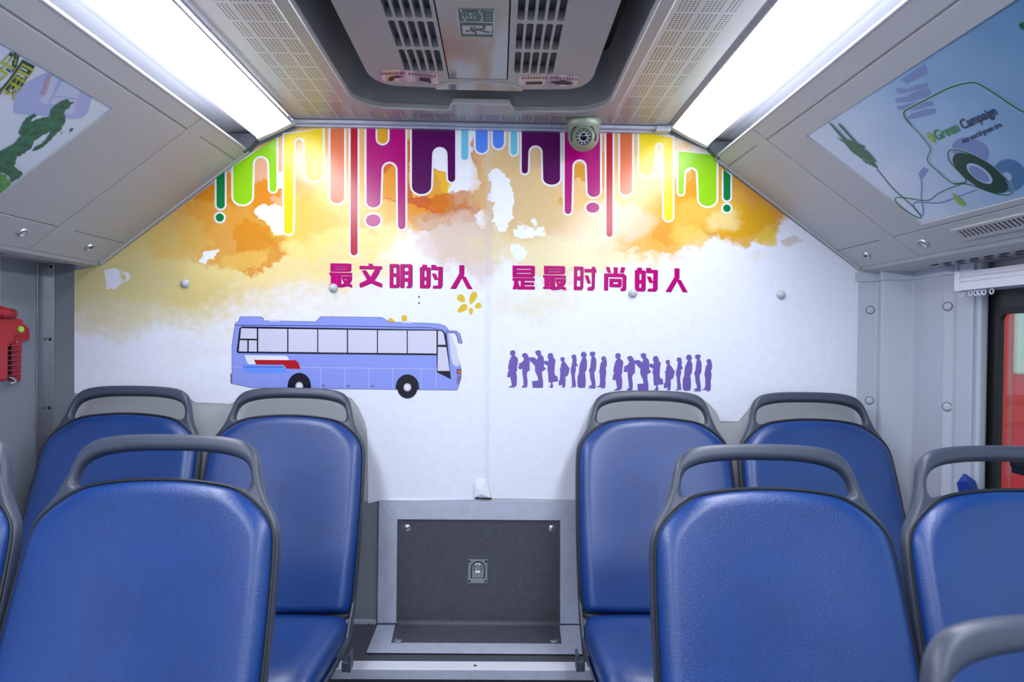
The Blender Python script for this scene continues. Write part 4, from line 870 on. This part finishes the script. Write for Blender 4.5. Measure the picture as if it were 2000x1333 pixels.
# ------------------------------------------------------------------ posters in the ducts
def text_geo(body, P0, dx, dy, fr, off, grow=0.0):
    cu = bpy.data.curves.new('t', 'FONT'); cu.body = body; cu.offset = grow; cu.resolution_u = 4
    o = bpy.data.objects.new('t', cu); COL.objects.link(o)
    dg = bpy.context.evaluated_depsgraph_get(); me = bpy.data.meshes.new_from_object(o.evaluated_get(dg))
    v = [p.co.copy() for p in me.vertices]; f = [tuple(p.vertices) for p in me.polygons]
    bpy.data.objects.remove(o); bpy.data.meshes.remove(me)
    x0, x1 = min(p.x for p in v), max(p.x for p in v)
    w = x1 - x0; cap = 0.70
    return [fr(P0[0] + dx[0] * (p.x - x0) / w + dy[0] * p.y / cap, P0[1] + dx[1] * (p.x - x0) / w + dy[1] * p.y / cap, off) for p in v], f
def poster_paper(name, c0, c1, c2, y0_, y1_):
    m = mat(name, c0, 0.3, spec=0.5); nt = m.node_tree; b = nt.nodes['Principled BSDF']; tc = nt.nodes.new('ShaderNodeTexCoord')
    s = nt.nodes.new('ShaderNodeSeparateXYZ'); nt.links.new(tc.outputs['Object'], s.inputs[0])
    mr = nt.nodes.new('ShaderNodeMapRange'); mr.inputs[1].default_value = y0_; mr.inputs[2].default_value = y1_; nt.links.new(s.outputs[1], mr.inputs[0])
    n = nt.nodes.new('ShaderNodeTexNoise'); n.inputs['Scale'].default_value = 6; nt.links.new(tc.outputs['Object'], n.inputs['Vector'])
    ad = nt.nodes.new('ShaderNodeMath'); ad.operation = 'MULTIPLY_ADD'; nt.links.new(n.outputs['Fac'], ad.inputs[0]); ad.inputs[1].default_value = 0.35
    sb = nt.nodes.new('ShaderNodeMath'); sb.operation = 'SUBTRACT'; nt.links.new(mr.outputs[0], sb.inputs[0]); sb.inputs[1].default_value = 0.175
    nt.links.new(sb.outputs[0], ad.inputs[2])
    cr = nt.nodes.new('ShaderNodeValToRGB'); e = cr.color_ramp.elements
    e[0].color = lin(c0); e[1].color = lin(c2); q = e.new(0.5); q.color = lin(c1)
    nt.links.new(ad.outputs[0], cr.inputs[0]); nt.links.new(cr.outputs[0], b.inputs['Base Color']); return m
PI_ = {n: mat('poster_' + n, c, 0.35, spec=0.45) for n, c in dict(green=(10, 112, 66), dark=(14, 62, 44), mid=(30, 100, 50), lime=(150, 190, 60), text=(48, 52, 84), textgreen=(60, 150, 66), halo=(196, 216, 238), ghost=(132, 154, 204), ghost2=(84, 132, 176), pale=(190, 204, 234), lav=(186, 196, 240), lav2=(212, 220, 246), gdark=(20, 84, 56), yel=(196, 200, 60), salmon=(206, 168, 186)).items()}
o = CR.sy(0.26, 1.6)
pr = thing('advert_poster', 'blue poster with green plug, cable and wheel in the right overhead panel', 'poster', tuple(o), 'posters in the overhead panels')
ins = 0.0012
obj('paper', slab([rect(0.0925, 0.426, 0.4505, 1.6315)], lambda a, y, k: CR.sy(a, y, k), -0.0038, -0.0028), poster_paper('blue_poster_paper', (70, 132, 174), (160, 196, 230), (226, 234, 250), -0.75, 0.03), pr)  # fade along Y: printed gradient, with some shading put into the colour
def pfr(o): return lambda a, b, k: CR.px(a, b, -0.0026 + o * 0.0002 + k)
P6 = lambda l: zm(1580, 60, 3.507, l)
def pp(name, loops, m, lay):
    if name.startswith('ghost'):
        for l in loops: obj(name, flat([P6(l)], pfr(lay)), PI_[m], pr)
        return
    return obj(name, join(*[flat([P6(l)], pfr(lay)) for l in loops]), PI_[m], pr)
pp('ghost_shape', [[(588, 405), (620, 400), (660, 412), (720, 385), (800, 362), (812, 392), (700, 422), (640, 440), (600, 436)], [(583, 482), (610, 465), (660, 462), (720, 425), (800, 400), (830, 420), (825, 455), (760, 472), (690, 492), (630, 497), (590, 502)], [(600, 525), (640, 520), (700, 500), (840, 490), (850, 520), (720, 552), (640, 550), (600, 548)], [(670, 600), (700, 575), (800, 545), (858, 540), (858, 575), (740, 605), (680, 614)], [(620, 345), (700, 290), (785, 235), (805, 300), (720, 350), (670, 372)], [(745, 980), (780, 940), (815, 960), (790, 1000), (765, 1030), (755, 1020)], skew_ell((1000 + 100, 830), (110, 60), (60, -70))], 'ghost', 1)  # faint bluish shapes, each a flat piece just above the paper
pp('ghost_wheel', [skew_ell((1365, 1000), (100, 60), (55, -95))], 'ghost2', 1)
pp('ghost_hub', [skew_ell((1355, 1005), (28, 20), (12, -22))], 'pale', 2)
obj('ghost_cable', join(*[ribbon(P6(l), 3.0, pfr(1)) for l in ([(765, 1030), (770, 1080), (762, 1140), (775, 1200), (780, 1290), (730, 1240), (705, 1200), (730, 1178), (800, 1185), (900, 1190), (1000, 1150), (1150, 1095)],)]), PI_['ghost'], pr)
c1 = [(460, 955), (500, 1000), (560, 1080), (640, 1150), (720, 1220), (778, 1298), (720, 1280), (620, 1210), (578, 1165), (600, 1143), (680, 1155), (780, 1172), (835, 1165), (870, 1125), (960, 1085), (1040, 1058), (1075, 1040), (1060, 1010), (1010, 960), (955, 900), (943, 850), (958, 822), (1000, 822), (1080, 840), (1180, 890), (1290, 970), (1380, 1060), (1395, 1110), (1370, 1133), (1300, 1132), (1200, 1100), (1110, 1062), (1040, 1052), (985, 1058)]
c2 = [(1072, 1042), (1000, 1062), (940, 1030), (880, 970), (830, 930), (797, 885), (832, 830), (815, 790), (760, 720), (700, 660), (650, 600), (640, 560), (700, 530), (830, 460), (960, 395), (1050, 370), (1130, 358), (1200, 395), (1300, 460), (1400, 530), (1480, 572)]
obj('cable_halo', join(ribbon(P6(c1[17:]), 5.2, pfr(2)), ribbon(P6(c2), 6.4, pfr(2))), PI_['halo'], pr)
obj('cable_print', join(ribbon(P6(c1[:18]), 1.7, pfr(3)), ribbon(P6(c1[17:]), 2.4, pfr(3)), ribbon(P6(c2[:10]), 2.0, pfr(3)), ribbon(P6(c2[9:]), 3.6, pfr(3))), PI_['green'], pr)
plugs = [[(130, 635), (150, 640), (255, 748), (232, 756)], [(190, 642), (218, 650), (330, 775), (300, 765)], [(185, 738), (225, 752), (265, 752), (330, 775), (385, 800), (372, 812), (405, 838), (464, 905), (360, 885), (290, 835), (240, 775)], [(360, 890), (376, 890), (400, 915), (392, 918)], [(384, 893), (398, 895), (425, 925), (415, 928)], [(405, 896), (418, 898), (450, 936), (440, 940)], [(425, 900), (440, 903), (468, 945), (460, 950)]]
obj('plug_halo', join(*[flat([offset_poly(P6(l), 1.6)], pfr(2)) for l in plugs[:3]]), PI_['halo'], pr)
pp('plug_print', plugs, 'mid', 4)
pp('wheel_print', [skew_ell((1168, 982), (183, 116), (45, -76))], 'dark', 4)
pp('wheel_hole', [skew_ell((1165, 984), (86, 60), (22, -38))], 'halo', 5)
pp('wheel_hole_inner', [skew_ell((1162, 986), (68, 48), (18, -30))], 'ghost', 6)
pp('leaf_print', [[(795, 703), (828, 712), (855, 745), (870, 780), (840, 768), (808, 738)], [(978, 1117), (1040, 1160), (1074, 1195), (1060, 1213), (1020, 1195), (993, 1160)]], 'lime', 4)
obj('lettering', text_geo('Green', P6([(872, 762)])[0], (158 / 3.507, -68 / 3.507), (-36 / 3.507, -66 / 3.507), pfr(4), 0, 0.022), PI_['textgreen'], pr)
obj('lettering', text_geo('Campaign', P6([(1050, 683)])[0], (238 / 3.507, -104 / 3.507), (-34 / 3.507, -58 / 3.507), pfr(4), 0, 0.022), PI_['text'], pr)
obj('lettering', text_geo('eco world·green tire', P6([(1052, 778)])[0], (268 / 3.507, -116 / 3.507), (-17 / 3.507, -32 / 3.507), pfr(4), 0, 0.022), PI_['text'], pr)
pp('corner_leaf', [[(1430, -40), (1480, -60), (1480, 10), (1440, -10)]], 'green', 4)

o = CL.sy(0.25, 1.45)
pq = thing('advert_poster', 'pale poster with a walking leafy green figure in the left overhead panel', 'poster', tuple(o), 'posters in the overhead panels')
obj('paper', slab([rect(0.096, 0.4195, 0.4005, 1.4965)], lambda a, y, k: CL.sy(a, y, k), -0.0038, -0.0028), poster_paper('pale_poster_paper', (216, 220, 246), (236, 238, 252), (230, 242, 252), -0.4, 0.05), pq)
def lfr(o): return lambda a, b, k: CL.px(a, b, -0.0026 + o * 0.0002 + k)
P5 = lambda l: zm(0, 100, 4.443, l)
def lp(name, loops, m, lay): return obj(name, join(*[flat([P5(l)], lfr(lay)) for l in loops]), PI_[m], pq)
lp('ghost_shape', [[(125, 545), (140, 330), (420, 190), (700, 335), (805, 405), (770, 540), (720, 590), (620, 600), (430, 570), (200, 560)]], 'lav', 1)  # faint lavender outline laid flat under the figure
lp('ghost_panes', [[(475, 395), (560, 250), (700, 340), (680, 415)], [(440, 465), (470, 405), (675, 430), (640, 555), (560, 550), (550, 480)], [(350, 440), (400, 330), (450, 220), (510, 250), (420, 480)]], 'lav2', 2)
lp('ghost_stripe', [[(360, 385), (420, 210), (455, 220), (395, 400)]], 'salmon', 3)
fig = [(440, 560), (445, 520), (490, 470), (560, 430), (600, 425), (612, 450), (655, 452), (620, 470), (605, 500), (575, 515), (560, 550), (575, 590), (570, 630), (545, 660), (540, 690), (500, 715), (460, 760), (420, 800), (370, 845), (290, 880), (310, 840), (370, 810), (410, 765), (440, 720), (445, 690), (420, 715), (370, 740), (300, 790), (280, 850), (230, 880), (190, 910), (150, 920), (140, 960), (130, 1010), (170, 1040), (205, 1070), (180, 1100), (130, 1130), (90, 1150), (100, 1110), (70, 1080), (20, 1060), (-20, 1050), (-60, 1000), (-60, 910), (0, 880), (60, 850), (130, 810), (190, 740), (170, 720), (200, 640), (250, 580), (310, 550), (325, 565), (280, 600), (265, 630), (330, 600), (430, 575)]
rag = []; rnd = random.Random(8)
for (a, b), (c, d) in zip(fig, fig[1:] + fig[:1]):                       # leafy ragged edge
    n = max(1, int(math.hypot(c - a, d - b) / 16))
    for i in range(n):
        t = i / n; j = 7 if i % 2 else -3
        L = math.hypot(c - a, d - b) or 1
        rag.append((a + (c - a) * t + (d - b) / L * j * rnd.random(), b + (d - b) * t - (c - a) / L * j * rnd.random()))
fm = mat('leaf_figure_print', (42, 110, 74), 0.4, noise=0.5, nscale=70)
obj('leaf_figure', join(flat([P5(rag)], lfr(4)), flat([P5([(615, 680), (640, 675), (640, 690), (610, 715)])], lfr(4)), flat([P5([(530, 722), (542, 708), (550, 724)])], lfr(4))), fm, pq)
obj('grass_print', flat([P5([(-60, 1060), (10, 1062), (40, 1085), (70, 1075), (60, 1110), (100, 1125), (95, 1165), (40, 1225), (-60, 1290)])], lfr(5)), mat('grass_print', (96, 160, 76), 0.4, noise=0.3, nscale=90), pq)
tx = lambda g, lay:  text_geo('发展', P5([(-118, 272)])[0], (262 / 4.443, 142 / 4.443), (150 / 4.443, -215 / 4.443), lfr(lay), 0, g)
obj('lettering_outline', tx(0.075, 2), PI_['gdark'], pq); obj('lettering', tx(-0.004, 4), PI_['yel'], pq)

# ------------------------------------------------------------------ emergency hammer and its holder on the left wall
XH = XL + 0.012
def hfr(px, py, off): return hit(px, py, (XH + off, 0, 0), (1, 0, 0))
hp = hfr(20, 740, 0)
hh = thing('hammer_holder', 'red ribbed holder with a lime button on the left wall', 'hammer holder', (XL, hp.y, hp.z))
hz = lambda l: zm(0, 580, 7.4, l)
def hs(l, a, b): return slab([hz(l)], hfr, a, b)
obj('back_plate', join(hs([(-160, 480), (330, 470), (330, 400), (350, 400), (425, 465), (430, 620), (320, 640), (300, 1215), (165, 1215), (165, 640), (-160, 640)], -0.012, 0.002)), M['red'], hh, bevel=0.002)
obj('rib', join(*[hs([(125, y), (300, y - 8), (300, y + 6), (125, y + 14)], 0.002, 0.024) for y in (700, 770, 842, 912, 985, 1055, 1125)]), M['red'], hh)
obj('clip_body', hs([(-160, 300), (190, 300), (330, 330), (330, 540), (215, 560), (190, 640), (110, 720), (-160, 700)], 0.002, 0.028), M['red'], hh, bevel=0.003)
obj('button', lathe([(0, 0.006), (0.007, 0.006), (0.0085, 0.004), (0.009, 0)], hfr(290 / 7.4, 580 + 472 / 7.4, 0.028), (1, -0.35, 0), 24), M['lime'], hh, smooth=True)
obj('screw', lathe([(0, 0.002), (0.002, 0.0015), (0.003, 0)], hfr(244 / 7.4, 580 + 655 / 7.4, 0.004), (1, 0, 0), 12), M['chrome'], hh, smooth=True)
cb = [hfr(130 / 7.4, 580 + 1165 / 7.4, 0.012), hfr(180 / 7.4, 580 + 1175 / 7.4, 0.018), hfr(235 / 7.4, 580 + 1215 / 7.4, 0.016), hfr(200 / 7.4, 580 + 1245 / 7.4, 0.012), hfr(150 / 7.4, 580 + 1245 / 7.4, 0.008)]
obj('safety_cord', tube(cb, 0.0015, 6), M['white'], hh, smooth=True)
hm = thing('emergency_hammer', 'red emergency hammer clipped in the ribbed holder on the left wall', 'hammer', tuple(hfr(0, 720, 0.03)))
a = hfr(-60, 612, 0.04); b_ = hfr(50, 627, 0.03)
h0, h1 = hfr(5, 612, 0.045), hfr(46, 618, 0.020)
hd = lathe([(0, 0.0), (0.012, 0.002), (0.016, 0.010), (0.0145, 0.028), (0.008, 0.032), (0.0072, 0.042), (0.013, 0.044), (0.0135, 0.085), (0.010, 0.092), (0, 0.093)], hfr(-7, 609, 0.045), (h1 - h0), 24)
obj('head', hd, M['red'], hm, smooth=True)
obj('handle', hs([(-150, 640), (40, 640), (112, 720), (108, 1190), (80, 1225), (-150, 1225)], 0.028, 0.045), M['red'], hm, bevel=0.006)

# blue cloth pouch against the pillar
q0 = hit(1890, 940, (1.145, 0, 0), (1, 0, 0)); yq = 1.69
pc = lambda px, py, dy=0.0: hit(px, py, (0, yq + dy, 0), (0, 1, 0))
pv = [pc(1882, 925), pc(1868, 944, 0.01), pc(1874, 968, 0.01), pc(1893, 972, -0.012), pc(1913, 962, 0.0), pc(1905, 940, -0.002), pc(1888, 940, -0.018), pc(1886, 926, 0.055), pc(1874, 966, 0.06), pc(1910, 964, 0.05)]
pz = [(0, 1, 6), (1, 2, 6), (2, 3, 6), (3, 4, 6), (4, 5, 6), (5, 0, 6), (0, 7, 1), (1, 7, 8), (1, 8, 2), (0, 5, 7), (5, 9, 7), (5, 4, 9), (2, 8, 3), (3, 8, 9), (3, 9, 4), (7, 9, 8)]
po = obj('cloth_pouch', (pv, pz), M['bluecloth'], None, bevel=0.003); tag(po, 'small blue cloth pouch hanging by the right window pillar behind the seat', 'pouch')

# ------------------------------------------------------------------ seats
REC = math.radians(21)
UP, NF = Vector((0, math.sin(REC), math.cos(REC))), Vector((0, -math.cos(REC), math.sin(REC)))
HT = 0.998                                   # handle top above the seat's floor
TOP = Vector((0, 0.22, HT))                  # local handle top
def sp(u, v, n=0.0): return TOP + Vector((u, 0, 0)) + UP * v + NF * n
OUT = [(0, 0), (.06, -.001), (.1, -.004), (.128, -.010), (.144, -.019), (.156, -.034), (.163, -.055), (.169, -.080), (.178, -.106), (.192, -.130), (.205, -.150), (.2125, -.175), (.2155, -.24), (.217, -.30), (.2175, -.36), (.2175, -.45), (.2165, -.55), (.214, -.62)]
HOLE = [(0, -.028), (.06, -.029), (.1, -.034), (.125, -.041), (.140, -.050), (.148, -.062), (.152, -.078), (.1515, -.090), (.146, -.0955), (.136, -.0945), (.125, -.092), (.09, -.086), (.05, -.081), (0, -.0795)]
CUS = [(0, -.084), (.05, -.0855), (.1, -.0915), (.13, -.0985), (.155, -.1135), (.178, -.1335), (.196, -.155), (.2045, -.18), (.208, -.24), (.2100, -.30), (.2110, -.36), (.2110, -.45), (.2095, -.54), (.207, -.578), (.197, -.592)]
def sym(l, close=False):
    return [(u, v) for u, v in l] + [(-u, v) for u, v in reversed(l) if u > 1e-6]
def smooth_loop(l, it=2):
    for _ in range(it):
        q = []
        for a, b in zip(l, l[1:] + l[:1]): q += [(a[0] * .75 + b[0] * .25, a[1] * .75 + b[1] * .25), (a[0] * .25 + b[0] * .75, a[1] * .25 + b[1] * .75)]
        l = q
    return l
def bevelled(loops, ext, bev):
    """2D outline with holes as a rounded moulding, centred on n = 0; returns vertices (u, v, n) and faces"""
    cu = bpy.data.curves.new('c', 'CURVE'); cu.dimensions = '2D'; cu.fill_mode = 'BOTH'; cu.extrude = ext; cu.bevel_depth = bev; cu.bevel_resolution = 4; cu.offset = -bev
    for l in loops:
        s = cu.splines.new('POLY'); s.points.add(len(l) - 1); s.use_cyclic_u = True
        for p, (a, b) in zip(s.points, l): p.co = (a, b, 0, 1)
    o = bpy.data.objects.new('c', cu); COL.objects.link(o)
    dg = bpy.context.evaluated_depsgraph_get(); me = bpy.data.meshes.new_from_object(o.evaluated_get(dg))
    bm = bmesh.new(); bm.from_mesh(me); bmesh.ops.remove_doubles(bm, verts=bm.verts, dist=1e-5)
    v = [p.co.copy() for p in bm.verts]; bm.verts.index_update(); f = [tuple(q.index for q in p.verts) for p in bm.faces]
    bm.free(); bpy.data.objects.remove(o); bpy.data.meshes.remove(me)
    return v, f
def pick(v, f, test):
    keep = [q for q in f if test(sum((v[i] for i in q), Vector()) / len(q))]; ids = sorted({i for q in keep for i in q}); mp = {a: b for b, a in enumerate(ids)}
    return [v[i] for i in ids], [tuple(mp[i] for i in q) for q in keep]
def pillow(outline, prof, seg_v, fr):
    """rings from the outline to a central spine; prof gives (inset fraction, height)"""
    n = len(outline); v, f = [], []
    def centre(u, w): return (0.0, max(seg_v[0], min(seg_v[1], w)))
    for s, h in prof:
        for (u, w) in outline:
            cu_, cw = centre(u, w); r = math.hypot(u - cu_, w - cw); k = max(0.0, 1 - s / 0.2) if s < 0.2 else 0
            uu_, ww_ = cu_ + (u - cu_) * k, cw + (w - cw) * k
            v.append(fr(uu_, ww_, h(uu_, ww_) if callable(h) else h))
    for j in range(len(prof) - 1):
        for i in range(n): f.append((j * n + i, j * n + (i + 1) % n, (j + 1) * n + (i + 1) % n, (j + 1) * n + i))
    return v, f
def dish(u, w): return 0.036 - 0.011 * max(0, 1 - (u / 0.185) ** 2) ** 2 * max(0, 1 - ((w + 0.34) / 0.27) ** 2) + 0.004 * math.exp(-((w + 0.47) / 0.08) ** 2)
def edge(t):
    c = math.sqrt(max(0, 1 - (1 - t) ** 2)); return lambda u, w: 0.008 + (dish(u, w) - 0.008) * c
def make_seat(label):
    t = thing('bus_seat', label, 'seat', (0, 0, 0), 'blue bus seats')
    v, f = bevelled([smooth_loop(sym(OUT)), smooth_loop(sym(HOLE))], 0.004, 0.0105)
    v3 = [sp(p.x, p.y, p.z) for p in v]
    idx = {id(p): i for i, p in enumerate(v)}
    def part(test):
        keep = [q for q in f if test(sum(v[i].y for i in q) / len(q))]; ids = sorted({i for q in keep for i in q}); mp = {a: b for b, a in enumerate(ids)}
        return [v3[i] for i in ids], [tuple(mp[i] for i in q) for q in keep]
    obj('grab_handle', part(lambda y: y > -0.125), M['frame'], t, smooth=True, angle=50)
    obj('back_frame', part(lambda y: y <= -0.125), M['frame'], t, smooth=True, angle=50)
    # moulded shell behind the cushion
    cl = smooth_loop(sym(CUS))
    sh = [(u * 1.012, w) for u, w in cl]
    n = len(sh)
    prof = [(0.0, 0.004), (0.0, -0.012), (0.02, -0.030), (0.06, -0.036), (0.2, -0.036)]
    obj('back_shell', pillow(sh, prof, (-0.50, -0.24), sp), M['shell'], t, smooth=True, angle=60)
    H = [(0.0, 0.0), (0.0, 0.008)] + [(0.030 * t, edge(t)) for t in (0.06, 0.15, 0.28, 0.42, 0.58, 0.75, 0.9, 1.0)] + [(q, dish) for q in (0.038, 0.048, 0.06, 0.075, 0.09, 0.11, 0.13, 0.15, 0.175, 0.2)]
    bc = obj('back_cushion', pillow(cl, H, (-0.47, -0.27), sp), M['vinyl'], t, smooth=True, angle=180)
    ring = [sp(u * 1.006, w + (0.002 if w > -0.2 else 0), 0.0135) for u, w in cl]
    obj('piping', tube(ring + ring[:2], 0.0032, 6), M['piping'], bc, smooth=True)
    # seat cushion: outline (u, forward)
    c0 = sp(0, -0.588, 0.02)
    pit = math.radians(4)
    FW = Vector((0, -math.cos(pit), math.sin(pit))); NU = Vector((0, math.sin(pit), math.cos(pit)))
    def cp(u, w, h=0.0):
        drop = 0.05 * max(0, (w - 0.33) / 0.09) ** 2
        return c0 + Vector((u, 0, 0)) + FW * w + NU * (h - drop - 0.052)
    so = [(0, -0.01), (.15, -0.008), (.2, 0.0), (.207, 0.02), (.210, 0.10), (.211, 0.22), (.211, 0.33), (.203, 0.395), (.17, 0.425), (.08, 0.432), (0, 0.434)]
    sl2 = smooth_loop(sym(so))
    SH = [(0.0, 0.0), (0.0, 0.025), (0.004, 0.038), (0.012, 0.047), (0.03, 0.054), (0.06, 0.054), (0.1, 0.050), (0.15, 0.048), (0.2, 0.048)]
    obj('seat_cushion', pillow(sl2, SH, (0.18, 0.24), cp), M['vinyl'], t, smooth=True, angle=180)
    pn = [(u * 1.025, w + (0.004 if w > 0.3 else -0.012 if w < 0.05 else 0)) for u, w in sl2]
    PP = [(0.0, 0.008), (-0.002, 0.0), (0.004, -0.020), (0.03, -0.046), (0.08, -0.05), (0.2, -0.05)]
    obj('seat_pan', pillow(pn, PP, (0.18, 0.24), cp), M['frame'], t, smooth=True, angle=60)
    # gussets that tie back and pan at the sides
    for s in (-1, 1):
        gp = [sp(s * 0.209, -0.50, 0.0), sp(s * 0.209, -0.62, 0.0), cp(s * 0.209, 0.16, -0.02), cp(s * 0.209, 0.16, 0.006), cp(s * 0.209, 0.06, 0.012), sp(s * 0.209, -0.56, 0.012)]
        gq = [p + Vector((s * 0.006, 0, 0)) for p in gp]
        obj('side_gusset', (gp + gq, [tuple(range(6)), tuple(range(11, 5, -1))] + [(i, (i + 1) % 6, (i + 1) % 6 + 6, i + 6) for i in range(6)]), M['frame'], t, bevel=0.002)
    # pedestal
    pz0 = cp(0, 0.2, -0.045).z
    yq_ = cp(0, 0.2).y
    obj('pedestal', join(box(-0.05, 0.05, yq_ - 0.04, yq_ + 0.04, 0.012, pz0), box(-0.17, 0.17, yq_ - 0.15, yq_ + 0.15, pz0 - 0.02, pz0 + 0.004)), M['steel'], t, bevel=0.004)
    obj('foot_plate', box(-0.09, 0.09, yq_ - 0.10, yq_ + 0.10, 0.0, 0.012), M['steel'], t, bevel=0.003)
    return t
SEATS = [  # x, handle-top y, handle-top z, label, extra side bracket
    (-0.568, 2.015, 1.094, 'blue bus seat in the rear row left of the hatch, beside the aisle', 1),
    (-1.009, 2.015, 1.094, 'blue bus seat in the far left rear corner beside the silver strip', 0),
    (0.4275, 2.018, 1.098, 'blue bus seat in the rear row right of the hatch, beside the aisle', -1),
    (0.872, 2.018, 1.099, 'blue bus seat in the rear row in the right corner by the pillar', 0),
    (-0.582, 1.298, 1.063, 'blue bus seat in front left, whole backrest and handle in view', 0),
    (-1.022, 1.298, 1.064, 'blue bus seat cut off by the left photo edge', 0),
    (0.478, 1.298, 1.057, 'blue bus seat in front right, whole backrest and handle in view', 0),
    (0.919, 1.298, 1.059, 'blue bus seat under the right window, blue pouch behind it', 0),
    (0.523, 0.612, 1.015, 'nearest blue bus seat, only its blurred handle showing at lower right', 0),
]
proto = make_seat(SEATS[0][3])
def dup(src, par=None):
    c = src.copy(); COL.objects.link(c)
    if par: c.parent = par
    for k in list(src.children): dup(k, c)
    return c
roots = [proto] + [dup(proto) for _ in SEATS[1:]]
for r, (x, y, z, lb, br) in zip(roots, SEATS):
    r.location = (x, y - TOP.y, z - HT); r['label'] = lb; WO[r.name] = Vector(r.location)
    if br:
        c = Vector((x + br * 0.226, 1.66, z - HT + 0.375))
        obj('side_bracket', join(box(c.x - 0.008, c.x + 0.008, c.y - 0.016, c.y + 0.012, c.z, c.z + 0.022), box(c.x + 0.008 * br - 0.003, c.x + 0.008 * br + 0.003, c.y - 0.010, c.y + 0.026, c.z - 0.004, c.z + 0.036)), M['frame'], r, bevel=0.0015)

# ------------------------------------------------------------------ outside the window: a parked red vehicle
gz = -0.9
struct('ground', box(XR + 0.3, 14, -6, 16, gz - 0.05, gz), M['asphalt'])
rv = thing('red_vehicle', 'red vehicle parked outside, seen through the right window', 'vehicle', (3.6, 4.4, gz))
side = [(3.05, 0.35), (3.0, 0.75), (2.985, 1.2), (3.0, 1.65), (3.05, 1.95)]
bodyp = smooth_loop([(2.86, gz + 0.35), (2.83, 0.3), (2.835, 1.0), (2.88, 1.45), (2.97, 1.85), (3.3, 2.05), (4.9, 2.05), (5.0, 1.6), (5.0, gz + 0.35)], 1)
obj('body', xyz_prism(bodyp, 4.15, 8.0), M['redbody'], rv, bevel=0.05)
obj('window_band', box(2.80, 2.9, 4.32, 7.6, 1.0, 1.42), M['hazewhite'], rv)
obj('rear_window', box(3.02, 4.6, 4.12, 4.18, 1.06, 1.6), M['hazewhite'], rv, bevel=0.02)
for wy in (4.9, 7.2): obj('wheel', lathe([(0, 0.0), (0.2, 0.0), (0.36, -0.02), (0.4, 0.06), (0.4, 0.2), (0, 0.2)], (2.86, wy, gz + 0.4), (1, 0, 0), 28), M['rubber'], rv, smooth=True)
